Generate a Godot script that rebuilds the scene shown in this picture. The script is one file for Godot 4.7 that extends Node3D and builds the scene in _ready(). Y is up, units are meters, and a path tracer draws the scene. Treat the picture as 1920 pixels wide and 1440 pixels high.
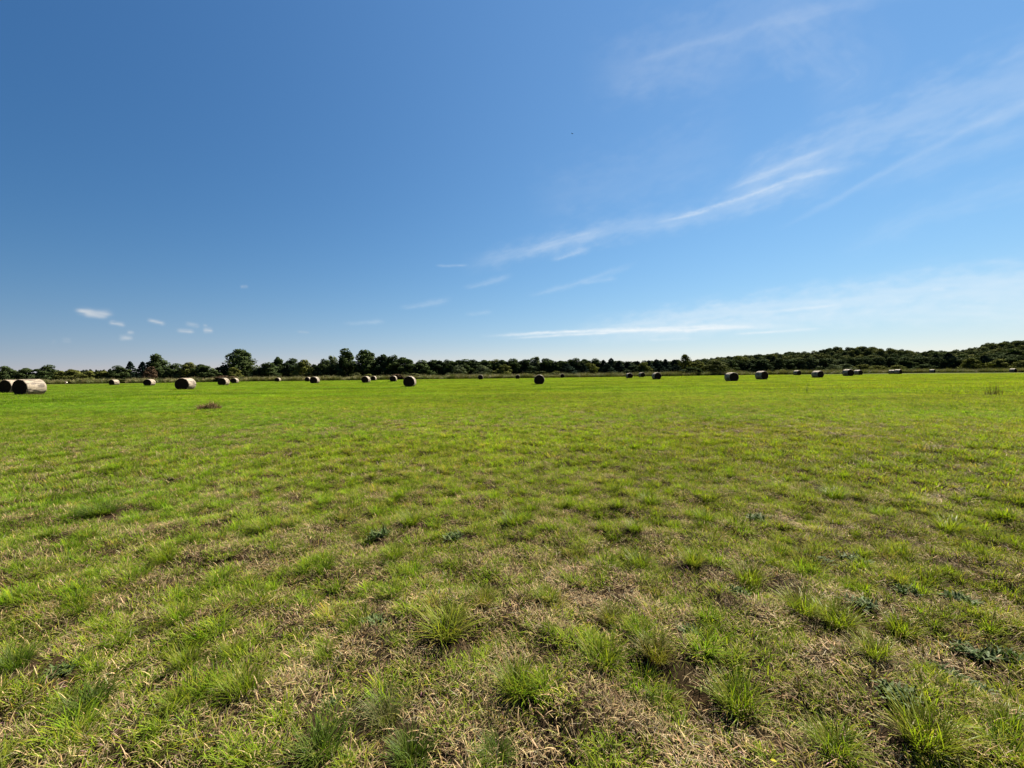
extends Node3D
# A mown hay meadow with round bales, a tree line, a wooded hill and a wide blue sky with cirrus.

const EYE := 1.5
const SUN_AZIMUTH := 45.0
const SUN_HEIGHT := 48.0
const EXPOSURE := 3.9

const RELIEF = [Vector3(-58.75, 0.04, -47.09), Vector3(-48.37, 0.09, -40.1), Vector3(-111.85, -0.13, -112.5), Vector3(-84.7, -0.13, -93.46), Vector3(-42.38, 0.02, -51.92), Vector3(-59.99, -0.04, -83.22), Vector3(-83.15, -0.15, -120), Vector3(-88.84, -0.08, -151.88), Vector3(-72.09, 0.03, -141.28), Vector3(-45.03, -0.04, -91.35), Vector3(-33.34, 0.06, -91.35), Vector3(-47.72, 0.06, -138.07), Vector3(-31.31, 0.09, -105.65), Vector3(-14.58, -0.11, -57.04), Vector3(-10.35, 0.01, -132.07), Vector3(2.09, -0.09, -146.39), Vector3(4.32, -0.19, -63.28), Vector3(20.45, -0.02, -162), Vector3(33.97, 0.08, -115.71), Vector3(42.82, 0.24, -132.07), Vector3(33.79, -0.09, -93.46), Vector3(36.64, -0.14, -66.76), Vector3(48, -0.03, -76.9), Vector3(91.17, 0.38, -127.89), Vector3(65.38, 0.03, -85.56), Vector3(81.66, 0.21, -97.2), Vector3(105.15, -0.06, -121.5), Vector3(139.08, 0.34, -146.39), Vector3(136.4, -0.26, -141.28), Vector3(190.55, 0.16, -181.34), Vector3(235.05, -0.25, -205.93), Vector3(214.37, -0.21, -171.13), Vector3(-185.84, -0.08, -168), Vector3(-147.77, -0.09, -168), Vector3(-114.17, -0.01, -168), Vector3(-71.94, -0.16, -150), Vector3(-11.96, -0.09, -150), Vector3(20.68, -0.06, -172), Vector3(58.28, 0.01, -182), Vector3(98.83, 0.16, -190), Vector3(147.63, 0.18, -205), Vector3(197.35, -0.09, -200), Vector3(231.88, -0.4, -185)]
const BALES = [
	["round hay bale half hidden behind the nearest bale at the far left edge", -58.75, -47.09, 2],
	["nearest round hay bale at the far left, sunlit netting stained in patches", -48.37, -40.1, 3.5],
	["small round bale standing alone between the left edge pair and the dark tree pair", -111.85, -112.5, -1],
	["round bale below the tall tree with the brown leaves", -84.7, -93.46, -10],
	["large round bale beyond the heap of old hay, dark end and sunlit side", -42.38, -51.92, -8],
	["front bale of the close pair left of the tallest lone tree", -59.99, -83.22, -11],
	["rear bale peeping out behind another just left of the tallest lone tree", -83.15, -120, -12],
	["tiny far bale against the weeds right of the tallest lone tree", -88.84, -151.88, -8],
	["rear bale half hidden by its neighbour below the yellowish tree", -72.09, -141.28, -8],
	["front bale of the overlapping pair below the yellowish tree", -45.03, -91.35, -5],
	["front bale of the pair below the two tallest trees of the centre left grove", -33.34, -91.35, -2],
	["smaller rear bale of the pair below the tall centre left grove", -47.72, -138.07, -4],
	["middle distance bale just left of the large dark fronted bale", -31.31, -105.65, -5],
	["large dark fronted bale left of centre with a shadow on its left", -14.58, -57.04, -4],
	["far small bale at the weed edge left of the photo centre", -10.35, -132.07, -2],
	["far small bale just left of the central dark disc bale", 2.09, -146.39, 0],
	["dark disc like bale at the photo centre, seen end on", 4.32, -63.28, 4],
	["tiny far bale right of the central dark disc bale", 20.45, -162, 4],
	["left bale of the trio below the even row of conifers", 33.97, -115.71, -4],
	["farthest bale of the trio below the conifers, the one in the middle", 42.82, -132.07, -14],
	["right and nearest bale of the trio below the row of conifers", 33.79, -93.46, -3],
	["biggest dark bale right of centre, rounded like a mound", 36.64, -66.76, -1],
	["bale with a bright flat sunlit top next to the biggest dark bale", 48, -76.9, -13],
	["far bale standing alone at the weed edge below the hill", 91.17, -127.89, -12],
	["mid distance bale right of the lone far bale below the wooded knob", 65.38, -85.56, -7],
	["left and larger bale of the touching pair under the wooded knob", 81.66, -97.2, -1],
	["right and smaller bale of the touching pair under the wooded knob", 105.15, -121.5, -10],
	["rear bale with white lit top behind another on the right", 139.08, -146.39, -25],
	["front bale of the overlapping pair on the right side of the field", 136.4, -141.28, -18],
	["low far bale left of the last two bales at the right", 190.55, -181.34, -22],
	["second bale from the right edge, tiny and dark at the field end", 235.05, -205.93, -12],
	["bale closest to the right edge of the photo at the field end", 214.37, -171.13, -10],
]
# label, x, z, top height above datum, width, kind, group
const TREES = [
	["dark low tree cut by the left photo edge", -250.7, -190, 8.56, 9.96, "oak", "trees along the far field edge"],
	["dark low tree at the left edge above the half hidden bale", -239.55, -190, 8.43, 8.79, "oak", "trees along the far field edge"],
	["dark bushy tree right above the nearest left bale", -228.01, -188, 7.99, 8.36, "oak", "trees along the far field edge"],
	["dark round topped tree just right of the two left edge bales", -223.14, -192, 8.91, 8.64, "oak", "trees along the far field edge"],
	["small olive bushy tree above the white ended log", -206.33, -183, 5.93, 6.12, "olive", "trees along the far field edge"],
	["olive bushy tree a little right of the white ended log", -203.77, -186, 7.04, 7.62, "olive", "trees along the far field edge"],
	["low olive tree under the distant bluish hill", -196.82, -186, 5.84, 6.78, "olive", "trees along the far field edge"],
	["low olive tree right above the lone small left bale", -192.17, -188, 6.18, 7.84, "olive", "trees along the far field edge"],
	["rounded dark tree against the left side of the pointed conifer", -185.86, -190, 8.02, 8.48, "oak", "trees along the far field edge"],
	["pointed dark conifer left of the tall tree with brown leaves", -186.76, -196, 10.52, 6.85, "cedar", "trees along the far field edge"],
	["narrow conifer touching the tall tree with brown leaves on its left", -177.06, -192, 10.13, 6.28, "cedar", "trees along the far field edge"],
	["tall tree rising above the conifers on the left, brown leaves before it", -174.32, -197, 13.67, 10.5, "oak", "trees along the far field edge"],
	["small rusty brown leaved tree before the tall left tree", -169.62, -188, 7.78, 5.7, "rust", "trees along the far field edge"],
	["mid height ragged tree right of the tall tree with brown leaves", -161.96, -192, 8.8, 9.36, "oak", "trees along the far field edge"],
	["olive rounded tree above the large bale beyond the hay heap", -155.05, -192, 9.48, 8.94, "olive", "trees along the far field edge"],
	["wide dark tree sloping down to the right of the olive rounded tree", -146.35, -190, 8.81, 10.91, "oak", "trees along the far field edge"],
	["low dark tree in the gap left of the tallest lone tree", -135.82, -182, 5.54, 6.69, "oak", "trees along the far field edge"],
	["blackish rounded tree two trees left of the tallest lone tree", -137.23, -190, 7.94, 9.53, "dark", "trees along the far field edge"],
	["small olive tree at the left foot of the tallest lone tree", -127.5, -184, 6.44, 6.36, "olive", "trees along the far field edge"],
	["tallest lone tree on the left with a broad lumpy crown", -130.55, -194, 15.82, 14.51, "oak", "trees along the far field edge"],
	["low dark tree at the right foot of the tallest lone tree", -118.47, -186, 6.12, 6.51, "dark", "trees along the far field edge"],
	["dome shaped tree just right of the tallest lone tree", -114.23, -188, 8.6, 11.22, "oak", "trees along the far field edge"],
	["slim round topped tree rising behind the dome shaped tree", -115.29, -198, 12.48, 6.48, "oak", "trees along the far field edge"],
	["nearly black tree right of the slim round topped tree", -107.57, -195, 10.68, 9.63, "dark", "trees along the far field edge"],
	["yellowish lit tree above the overlapping pair of bales", -99.23, -190, 10, 8.4, "olive", "trees along the far field edge"],
	["low dark tree in the dip right of the yellowish lit tree", -94.39, -192, 8.23, 6.94, "dark", "trees along the far field edge"],
	["mid height tree left of the pale feathery tree", -90.72, -194, 10.31, 7.58, "oak", "trees along the far field edge"],
	["pale feathery tree left of the two tallest grove trees", -89.26, -200, 12.79, 7.29, "pale", "trees along the far field edge"],
	["left one of the two tallest trees in the centre left grove", -81.51, -198, 15.22, 10.61, "oak", "trees along the far field edge"],
	["right one of the two tallest trees in the centre left grove", -70.49, -196, 14.83, 12.83, "oak", "trees along the far field edge"],
	["third tallest tree of the grove stepping down to the right", -63.18, -196, 13.18, 10.1, "dark", "trees along the far field edge"],
	["tree stepping down between the third tallest and the broad grove end tree", -57.36, -194, 11.7, 8.36, "oak", "trees along the far field edge"],
	["broad tree ending the centre left grove above the large dark fronted bale", -50.86, -190, 11.05, 12.6, "oak", "trees along the far field edge"],
	["lower tree right of the broad grove end tree", -43.46, -192, 9.01, 10.01, "oak", "trees along the far field edge"],
	["first tree from the left in the even dark row left of the centre", -41.96, -208.73, 9.9, 10.12, "oak", "dark trees in the even row left of centre"],
	["second tree from the left in the even dark row left of the centre", -36.15, -201.16, 9.68, 10.12, "dark", "dark trees in the even row left of centre"],
	["third tree from the left in the even dark row left of the centre", -31.91, -201.53, 9.5, 8.53, "oak", "dark trees in the even row left of centre"],
	["fourth tree from the left in the even dark row left of the centre", -27.54, -200.98, 9.73, 10.34, "oak", "dark trees in the even row left of centre"],
	["fifth tree from the left in the even dark row left of the centre", -22.95, -200.64, 9.42, 10.81, "oak", "dark trees in the even row left of centre"],
	["sixth tree from the left in the even dark row left of the centre", -18.6, -202.87, 9.6, 8.63, "dark", "dark trees in the even row left of centre"],
	["seventh tree from the left in the even dark row left of the centre", -14.04, -203.36, 9.88, 10.92, "oak", "dark trees in the even row left of centre"],
	["eighth tree from the left in the even dark row left of the centre", -9.35, -207.66, 9.47, 10.74, "olive", "dark trees in the even row left of centre"],
	["ninth tree from the left in the even dark row left of the centre", -4.32, -205.01, 9.75, 8.9, "oak", "dark trees in the even row left of centre"],
	["tenth tree from the left in the even dark row left of the centre", 0.6, -203.08, 9.62, 10.39, "oak", "dark trees in the even row left of centre"],
	["eleventh tree from the left in the even dark row left of the centre", 5.77, -204.22, 9.39, 10.93, "dark", "dark trees in the even row left of centre"],
	["greyish green tree in front of the even dark row", -25.54, -192, 6.88, 8.41, "pale", "trees along the far field edge"],
	["greyish rounded tree in front of the even row above the far small bale", -14.02, -192, 6.48, 7.31, "pale", "trees along the far field edge"],
	["dull olive tree in front of the even row left of the photo centre", -4.06, -193, 6.9, 7.36, "olive", "trees along the far field edge"],
	["pale crowned tree standing above the row at the photo centre", 12.21, -212, 11.45, 9.32, "pale", "trees along the far field edge"],
	["rounded tree right beside the pale crowned centre tree", 19.38, -210, 10.01, 11.06, "oak", "trees along the far field edge"],
	["even tree second to the right of the pale crowned centre tree", 25.57, -208, 9.16, 9.12, "oak", "trees along the far field edge"],
	["tree on the left of the gentle rise right of centre", 32.56, -212, 9.8, 9.89, "oak", "trees along the far field edge"],
	["tree topping the gentle rise right of centre", 39.06, -212, 9.86, 9.25, "oak", "trees along the far field edge"],
	["tree on the right shoulder of the gentle rise", 44.01, -210, 9.43, 7.92, "oak", "trees along the far field edge"],
	["wide bluish black conifer above the tiny far centre bale", 26.14, -190, 6.7, 10.54, "cedar", "trees along the far field edge"],
	["dark conifer at the left foot of the yellowish tree right of centre", 34.07, -189, 5.82, 7.15, "cedar", "trees along the far field edge"],
	["yellowish tree showing before the gentle rise right of centre", 37.93, -192, 6.61, 7.25, "olive", "trees along the far field edge"],
	["squat dark conifer below the spiky row right of centre", 45.64, -190, 6.2, 8.24, "cedar", "trees along the far field edge"],
	["first conifer from the left in the spiky row before the thin tall tree", 46.28, -201.58, 8.53, 7.81, "cedar", "spiky conifers in the row right of centre"],
	["second conifer from the left in the spiky row before the thin tall tree", 50.95, -205.24, 9.57, 8.84, "cedar", "spiky conifers in the row right of centre"],
	["third conifer from the left in the spiky row before the thin tall tree", 54.72, -204.01, 8.11, 8.96, "cedar", "spiky conifers in the row right of centre"],
	["fourth conifer from the left in the spiky row before the thin tall tree", 59.33, -203.97, 7.43, 8.96, "cedar", "spiky conifers in the row right of centre"],
	["fifth conifer from the left in the spiky row before the thin tall tree", 65.39, -207.67, 7.97, 9.03, "cedar", "spiky conifers in the row right of centre"],
	["sixth conifer from the left in the spiky row before the thin tall tree", 69.59, -203.76, 8.11, 7.92, "cedar", "spiky conifers in the row right of centre"],
	["seventh conifer from the left in the spiky row before the thin tall tree", 74.79, -206.87, 8.68, 8.68, "cedar", "spiky conifers in the row right of centre"],
	["eighth conifer from the left in the spiky row before the thin tall tree", 78.97, -205.55, 8.69, 8.09, "cedar", "spiky conifers in the row right of centre"],
	["ninth conifer from the left in the spiky row before the thin tall tree", 84.74, -208.96, 8.48, 8.96, "cedar", "spiky conifers in the row right of centre"],
	["dark broad tree above the left bale of the trio", 57.8, -190, 5.8, 8.18, "dark", "trees along the far field edge"],
	["light olive dome tree above the middle bale of the trio", 62.36, -190, 6.51, 7.61, "olive", "trees along the far field edge"],
	["wide dark conifer above the nearest bale of the trio", 70.97, -190, 5.14, 9.17, "cedar", "trees along the far field edge"],
	["black wide conifer at the left foot of the thin tall tree", 78.07, -190, 5.3, 9.11, "cedar", "trees along the far field edge"],
	["thin tall yellowish tree sticking up alone right of centre", 85.84, -198, 11.33, 6.12, "thin", "trees along the far field edge"],
	["light olive tree just right of the thin tall tree", 90.31, -194, 7.58, 8.67, "olive", "trees along the far field edge"],
	["dark low tree at the right foot of the thin tall tree", 82.96, -184, 4.11, 8.76, "oak", "trees along the far field edge"],
	["bushy dark olive tree reaching to the ground left of the biggest dark bale", 95.79, -188, 7.79, 11.45, "brush", "trees along the far field edge"],
	["tree directly above the biggest dark bale", 109.39, -202, 7.91, 8.33, "oak", "trees along the far field edge"],
	["tall light olive tree on the hill foot above the two right of centre bales", 131.06, -228, 10.61, 11.83, "olive", "trees along the far field edge"],
	["bluish conifer below the tall light olive tree", 122.49, -205, 5.95, 8.36, "cedar", "trees along the far field edge"],
	["black bushy tree directly above the bale with the bright flat top", 119.33, -192, 7.15, 9.34, "dark", "trees along the far field edge"],
	["pointed black conifer left of the lone far bale", 140.5, -215, 9.89, 6.92, "cedar", "trees along the far field edge"],
	["rounded tree right of the pointed black conifer", 144.3, -213, 8.47, 7.96, "oak", "trees along the far field edge"],
	["plain green tree above the lone far bale", 146.75, -210, 7.76, 7.81, "oak", "trees along the far field edge"],
	["light olive tree on the slope right above the lone far bale", 163.36, -226, 9.67, 8.95, "olive", "trees along the far field edge"],
	["pale green tree left of the greyish willow like tree", 155.34, -208, 7.3, 7.65, "pale", "trees along the far field edge"],
	["greyish willow like tree above the mid distance bale under the hill", 166.09, -214, 8.39, 10.04, "pale", "trees along the far field edge"],
	["small pale tree at the foot of the wooded knob", 159.48, -198, 4.77, 6.15, "pale", "trees along the far field edge"],
	["pale rounded tree above the larger bale of the touching pair", 166.42, -200, 5.27, 8.74, "pale", "trees along the far field edge"],
	["dark tree halfway up the wooded knob", 206.54, -242, 9.22, 10.52, "oak", "trees along the far field edge"],
	["dull olive tree above the smaller bale of the touching pair", 172.68, -198, 4.35, 9.58, "olive", "trees along the far field edge"],
	["dark tree on the right flank of the wooded knob", 214, -236, 8.88, 10.72, "oak", "trees along the far field edge"],
	["dull olive tree in front of the right flank of the wooded knob", 180.21, -197, 4.23, 8.93, "olive", "trees along the far field edge"],
	["dark tree above the overlapping right pair of bales", 223.75, -236, 9.07, 9.44, "dark", "trees along the far field edge"],
	["olive tree right behind the overlapping right pair of bales", 187.74, -195, 4.35, 7.28, "olive", "trees along the far field edge"],
	["round tree up right of the overlapping right pair of bales", 203.27, -206, 6.64, 9.18, "oak", "trees along the far field edge"],
	["tree higher on the slope above the low far bale", 227.6, -224, 9.39, 9.36, "oak", "trees along the far field edge"],
	["low bushy tree directly behind the low far bale", 199.97, -194, 4.69, 8.07, "oak", "trees along the far field edge"],
	["tall dark conifer above the low far bale", 226.57, -214, 9.78, 8.84, "cedar", "trees along the far field edge"],
	["tallest broad conifer in the dark group on the right", 229.34, -210, 10.52, 9.62, "cedar", "trees along the far field edge"],
	["dark tree between the tallest broad conifer and the second last bale", 241.94, -216, 9.41, 8.79, "oak", "trees along the far field edge"],
	["olive lit tree right above the second last bale", 229.35, -200, 7.16, 7.61, "olive", "trees along the far field edge"],
	["broad dark conifer right of the second last bale", 243.09, -206, 8.62, 9.72, "cedar", "trees along the far field edge"],
	["olive tree left above the last bale at the right", 239.3, -197, 6.39, 8.29, "olive", "trees along the far field edge"],
	["dark tree right above the last bale at the right", 256.82, -206, 7.9, 8.6, "oak", "trees along the far field edge"],
	["high dark tree on the slope at the right photo edge", 291.71, -232, 13, 11.81, "oak", "trees along the far field edge"],
	["olive low tree cut by the right photo edge", 250.37, -196, 5.69, 7.67, "olive", "trees along the far field edge"],
	["dark tree just beyond the right photo edge", 270.61, -205, 8.78, 10.75, "oak", "trees along the far field edge"],
]
const BUSHES = [
	["low round bush left of the bale pair under the grove", -81.6, -176, 2.45, 5.63],
	["green bush just left above the bale pair under the grove", -69.24, -178, 3.49, 6.17],
	["small green bush above the bale pair under the grove", -64.02, -178, 2.95, 5.22],
	["brownish weed bush behind the large dark fronted bale", -49.25, -172, 2.52, 8.26],
	["dark rounded bush right above the large dark fronted bale", -43.62, -180, 2.95, 9.12],
	["small bush left of the big leafy bush at the centre", 6.05, -180, 2.34, 6.72],
	["big leafy light green bush behind the central dark disc bale", 11.91, -178, 3.09, 9.49],
	["bush right of the big leafy centre bush", 18.29, -180, 2.43, 7.68],
	["small round bush against the bluish black conifer", 20.63, -186, 3.43, 4.46],
	["small round brown bush right above the biggest dark bale", 107.18, -196, 2.88, 5.23],
	["low brown bush beside the small round one above the biggest bale", 110.84, -196, 2.44, 5.75],
	["round bush left of the lone far bale", 134.43, -200, 2.73, 6.93],
	["long low bush left of the low far bale", 197.32, -196, 2.17, 11.5],
	["reddish brown bush above the close bale pair on the left", -123.77, -172, 2.86, 9.17],
	["low grey green bush left of the lone small left bale", -187.65, -176, 2.58, 10.33],
	["low grey green bush right of the lone small left bale", -169.28, -174, 1.67, 9.28],
]
const TUSSOCKS = [
	["large bright tussock just right of the photo centre line, low in the picture", 0.452, -2.039, 0.245, "b"],
	["narrow upright dark green tussock above and left of the large bright one", 0.221, -2.602, 0.165, "b"],
	["wide spreading yellow green tussock left of centre", -0.393, -2.275, 0.317, "y"],
	["fresh bright tussock right of centre in the middle of the near grass", 1.004, -3.157, 0.248, "b"],
	["olive tussock with orange base beside the large bright one", 0.737, -2.047, 0.207, "o"],
	["round dark footed tussock near the centre, upper part of the near grass", 0.009, -3.946, 0.310, "b"],
	["bright small tussock beneath the blue green weed left of centre", -0.989, -3.250, 0.231, "b"],
	["round tussock above and right of the blue green weed left of centre", -1.042, -3.970, 0.282, "b"],
	["upper half of the long sunlit grass strip at right", 1.828, -2.506, 0.286, "y"],
	["lower half of the long sunlit grass strip at right", 1.920, -2.341, 0.267, "y"],
	["bright yellow green tussock right of the long sunlit strip", 2.228, -2.274, 0.202, "y"],
	["compact upright tussock glowing yellow green on the right", 1.831, -2.005, 0.183, "y"],
	["biggest bright tussock in the lower right quarter", 1.013, -1.785, 0.260, "b"],
	["low tussock left of the biggest lower right one", 0.681, -1.805, 0.165, "b"],
	["broad tussock low at the photo centre", 0.002, -1.855, 0.223, "b"],
	["pale feathery grey green tussock low left of centre", -0.587, -1.758, 0.212, "p"],
	["dark green dense tussock at the bottom edge left of centre", -0.781, -1.555, 0.236, "d"],
	["green tussock at the bottom edge right of the dark dense one", -0.418, -1.545, 0.196, "d"],
	["small tussock at the bottom edge near the centre", -0.081, -1.546, 0.157, "d"],
	["tussock in the lower left with bare straw to its left", -1.725, -2.065, 0.188, "b"],
	["leaning bright tussock in the lower left beside a straw patch", -1.292, -1.859, 0.224, "b"],
	["small fanned tussock above the leaning one in the lower left", -1.537, -2.136, 0.162, "b"],
	["small tussock at the left, upper part of the near grass", -2.874, -3.252, 0.231, "b"],
	["small tussock left of the wide spreading yellow green one", -1.011, -2.107, 0.160, "b"],
	["dark green tussock in the bottom left corner area", -1.972, -1.810, 0.229, "d"],
	["grey green tussock at the left photo edge", -2.555, -2.008, 0.203, "d"],
	["narrow tussock with tall blades low on the left", -1.537, -1.760, 0.134, "b"],
	["spread dull green tussock far left in the middle of the meadow", -4.581, -4.412, 0.447, "d"],
	["wide tussock left of centre in the middle of the meadow", -2.455, -3.941, 0.349, "b"],
	["tussock on the right in the middle of the meadow", 4.090, -3.723, 0.302, "y"],
	["small tussock right of centre, upper right of the near grass", 3.792, -4.688, 0.309, "b"],
	["small round tussock between two others at upper right", 3.773, -4.056, 0.236, "b"],
	["slim tussock right of centre where the meadow starts to thin", 1.518, -4.463, 0.237, "b"],
	["small dark tussock beneath the slim one right of centre", 1.135, -3.724, 0.217, "b"],
	["tussock halfway between the slim one and the silvery weed", 1.929, -3.966, 0.221, "b"],
	["spread tussock left of the silvery weeds at right", 1.676, -2.821, 0.250, "y"],
	["fine tussock right beside the fresh bright one", 1.382, -3.053, 0.217, "y"],
	["sunlit tussock in the bottom right corner area", 1.618, -1.549, 0.255, "y"],
	["tussock at the bottom edge below the biggest lower right one", 1.260, -1.537, 0.214, "b"],
	["tussock cut by the right photo edge near the bottom", 2.022, -1.602, 0.183, "b"],
	["low yellowish tussock directly above the large bright one", 0.583, -2.401, 0.182, "o"],
	["thin olive tussock left of the narrow upright one", -0.210, -2.588, 0.197, "o"],
]
const WEEDS = [
	["silver leaved weed in the bare straw right of the large bright tussock", 0.986, -2.248, 0.132],
	["silver green rosette weed just right of the long sunlit strip", 2.180, -2.483, 0.185],
	["left half of the big silvery weed patch near the right edge", 2.409, -2.070, 0.166],
	["right half of the big silvery weed patch near the right edge", 2.564, -2.048, 0.164],
	["silvery weed below left of the big weed patch", 2.139, -1.943, 0.145],
	["low silvery weed below the big weed patch", 2.171, -1.842, 0.123],
	["dark silver leaved weed with long leaves in the lower right", 1.694, -1.744, 0.153],
	["pale silvery weed right of centre in the middle of the meadow", 2.460, -3.988, 0.213],
	["blue green weed above the yellow green tussocks on the right", 2.599, -2.625, 0.175],
	["scattered silvery weed left of the right photo edge", 2.850, -2.527, 0.189],
	["small blue green weed near the upper right straw patch", 2.371, -3.082, 0.164],
	["blue green weed just right of another at upper right", 2.672, -3.118, 0.183],
	["silvery weed beside the spread tussock at right", 1.503, -2.650, 0.155],
	["dark blue green weed near the centre left", -0.550, -3.599, 0.211],
	["blue green rosette directly above the bright small tussock left of centre", -1.241, -3.666, 0.215],
	["bluish weed low at the far left", -2.300, -1.980, 0.121],
	["small grey weed between the leaning and the pale tussock", -0.847, -1.796, 0.096],
	["dark blue green weed left of the wide spreading tussock", -0.830, -2.355, 0.157],
]
# cirrus strokes: strength, first and last half width, raggedness, then points as azimuth and elevation in degrees
const CIRRUS = [
	[0.36, 0.22, 0.4, 0.9, [Vector2(19.55, 19.32), Vector2(24.43, 19.75), Vector2(30.38, 20.55), Vector2(35.18, 21.27), Vector2(40.88, 21.07)]],
	[0.17, 0.8, 1.5, 0.35, [Vector2(16.46, 18.77), Vector2(26.28, 19.45), Vector2(34.68, 20.59), Vector2(41.22, 20.96)]],
	[0.22, 0.4, 0.6, 0.7, [Vector2(27.49, 21.58), Vector2(31.49, 22.31), Vector2(35.68, 22.96), Vector2(39.00, 23.25)]],
	[0.17, 1.5, 2.8, 0.3, [Vector2(26.28, 20.05), Vector2(33.11, 22.58), Vector2(40.34, 23.79), Vector2(47.34, 23.67), Vector2(53.91, 23.74), Vector2(63.66, 23.27)]],
	[0.17, 0.5, 0.6, 0.7, [Vector2(1.36, 16.55), Vector2(7.03, 18.15), Vector2(14.21, 19.24)]],
	[0.22, 0.3, 0.4, 0.7, [Vector2(5.51, 15.74), Vector2(11.60, 17.14)]],
	[0.16, 0.9, 1.3, 0.35, [Vector2(-7.35, 14.86), Vector2(1.75, 17.10), Vector2(12.92, 18.90), Vector2(23.80, 19.85)]],
	[0.1, 0.3, 0.7, 0.4, [Vector2(15.19, 36.02), Vector2(23.84, 36.29), Vector2(31.47, 35.80), Vector2(38.47, 34.85), Vector2(51.04, 32.59)]],
	[0.07, 2.2, 3.6, 0.2, [Vector2(9.45, 35.48), Vector2(23.21, 36.21), Vector2(33.59, 36.35), Vector2(44.31, 36.46)]],
	[0.06, 1.2, 2.0, 0.4, [Vector2(13.06, 34.62), Vector2(21.92, 34.20), Vector2(31.47, 32.81)]],
	[0.12, 0.3, 0.5, 0.3, [Vector2(33.13, 16.28), Vector2(38.58, 18.14), Vector2(44.08, 20.20), Vector2(48.04, 21.25), Vector2(52.32, 21.96), Vector2(62.13, 23.27)]],
	[0.1, 0.8, 1.6, 0.5, [Vector2(40.37, 18.60), Vector2(46.68, 19.55), Vector2(52.90, 20.05), Vector2(62.18, 20.28)]],
	[0.08, 0.8, 1.6, 0.5, [Vector2(38.60, 12.57), Vector2(46.00, 15.06), Vector2(52.95, 15.98), Vector2(62.24, 16.53)]],
	[0.85, 0.2, 0.26, 0.8, [Vector2(-4.48, 5.57), Vector2(-1.21, 5.69), Vector2(7.66, 5.98), Vector2(16.39, 5.98), Vector2(23.77, 5.47), Vector2(30.40, 5.66), Vector2(35.74, 5.13)]],
	[0.75, 0.15, 0.19, 0.85, [Vector2(-1.44, 5.24), Vector2(10.63, 5.60), Vector2(21.17, 5.96), Vector2(26.88, 5.90), Vector2(34.73, 4.96)]],
	[0.6, 0.13, 0.15, 0.8, [Vector2(28.67, 4.79), Vector2(33.68, 4.79), Vector2(38.17, 4.75)]],
	[0.25, 0.15, 0.15, 0.8, [Vector2(18.47, 4.53), Vector2(25.03, 4.44)]],
	[0.4, 0.16, 0.16, 0.7, [Vector2(31.52, 7.17), Vector2(36.72, 7.21), Vector2(40.08, 7.30)]],
	[0.26, 0.14, 0.14, 0.8, [Vector2(46.24, 7.84), Vector2(47.31, 7.77)]],
	[0.36, 1.0, 1.9, 0.35, [Vector2(6.16, 5.57), Vector2(21.17, 7.01), Vector2(33.68, 7.66), Vector2(44.56, 7.74), Vector2(53.05, 7.29), Vector2(65.32, 6.40)]],
	[0.25, 0.7, 1.3, 0.4, [Vector2(9.14, 4.60), Vector2(27.48, 5.79), Vector2(42.58, 5.83), Vector2(53.08, 4.81), Vector2(65.36, 3.89)]],
	[0.13, 0.3, 0.4, 0.6, [Vector2(2.05, 11.06), Vector2(8.47, 12.31), Vector2(17.83, 14.82)]],
	[0.16, 0.25, 0.3, 0.7, [Vector2(9.58, 12.62), Vector2(15.02, 12.93)]],
	[0.14, 0.3, 0.4, 0.7, [Vector2(-15.81, 9.31), Vector2(-11.86, 9.93), Vector2(-8.16, 10.72)]],
	[0.14, 0.3, 0.4, 0.7, [Vector2(-7.02, 12.18), Vector2(-2.86, 13.06), Vector2(0.57, 14.04)]],
	[0.14, 0.2, 0.3, 0.8, [Vector2(-22.95, 6.96), Vector2(-17.24, 7.49)]],
	[0.14, 0.2, 0.3, 0.8, [Vector2(-6.70, 8.54), Vector2(-2.53, 8.99)]],
	[0.2, 0.12, 0.14, 0.9, [Vector2(-10.67, 15.05), Vector2(-5.84, 15.24)]],
	[0.08, 1.5, 2.5, 0.6, [Vector2(31.46, 36.62), Vector2(40.30, 29.01), Vector2(35.65, 27.89)]],
	[0.05, 2.5, 3.5, 0.4, [Vector2(1.83, 23.04), Vector2(17.88, 24.88), Vector2(31.48, 27.13)]],
]
# small cumulus: strength, half width, ends
const PUFFS = [
	[0.75, 0.36, Vector2(-47.44, 6.65), Vector2(-44.63, 6.68)],
	[0.6, 0.3, Vector2(-46.85, 6.41), Vector2(-45.02, 6.38)],
	[0.62, 0.22, Vector2(-45.11, 5.78), Vector2(-43.84, 5.62)],
	[0.55, 0.3, Vector2(-44.42, 4.23), Vector2(-43.31, 4.40)],
	[0.45, 0.18, Vector2(-43.78, 4.86), Vector2(-43.22, 4.84)],
	[0.55, 0.22, Vector2(-42.24, 6.24), Vector2(-40.67, 5.97)],
	[0.6, 0.24, Vector2(-39.89, 5.27), Vector2(-38.24, 5.31)],
	[0.65, 0.3, Vector2(-37.57, 5.41), Vector2(-36.60, 5.52)],
	[0.45, 0.24, Vector2(-39.14, 6.08), Vector2(-37.75, 5.93)],
	[0.28, 0.16, Vector2(-37.56, 6.07), Vector2(-37.08, 5.92)],
	[0.22, 0.22, Vector2(-48.27, 3.80), Vector2(-47.62, 3.79)],
	[0.2, 0.18, Vector2(-48.93, 3.67), Vector2(-48.67, 3.63)],
	[0.4, 0.16, Vector2(-33.95, 10.65), Vector2(-33.11, 10.80)],
	[0.16, 0.16, Vector2(-28.17, 5.74), Vector2(-26.61, 5.73)],
]

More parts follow.
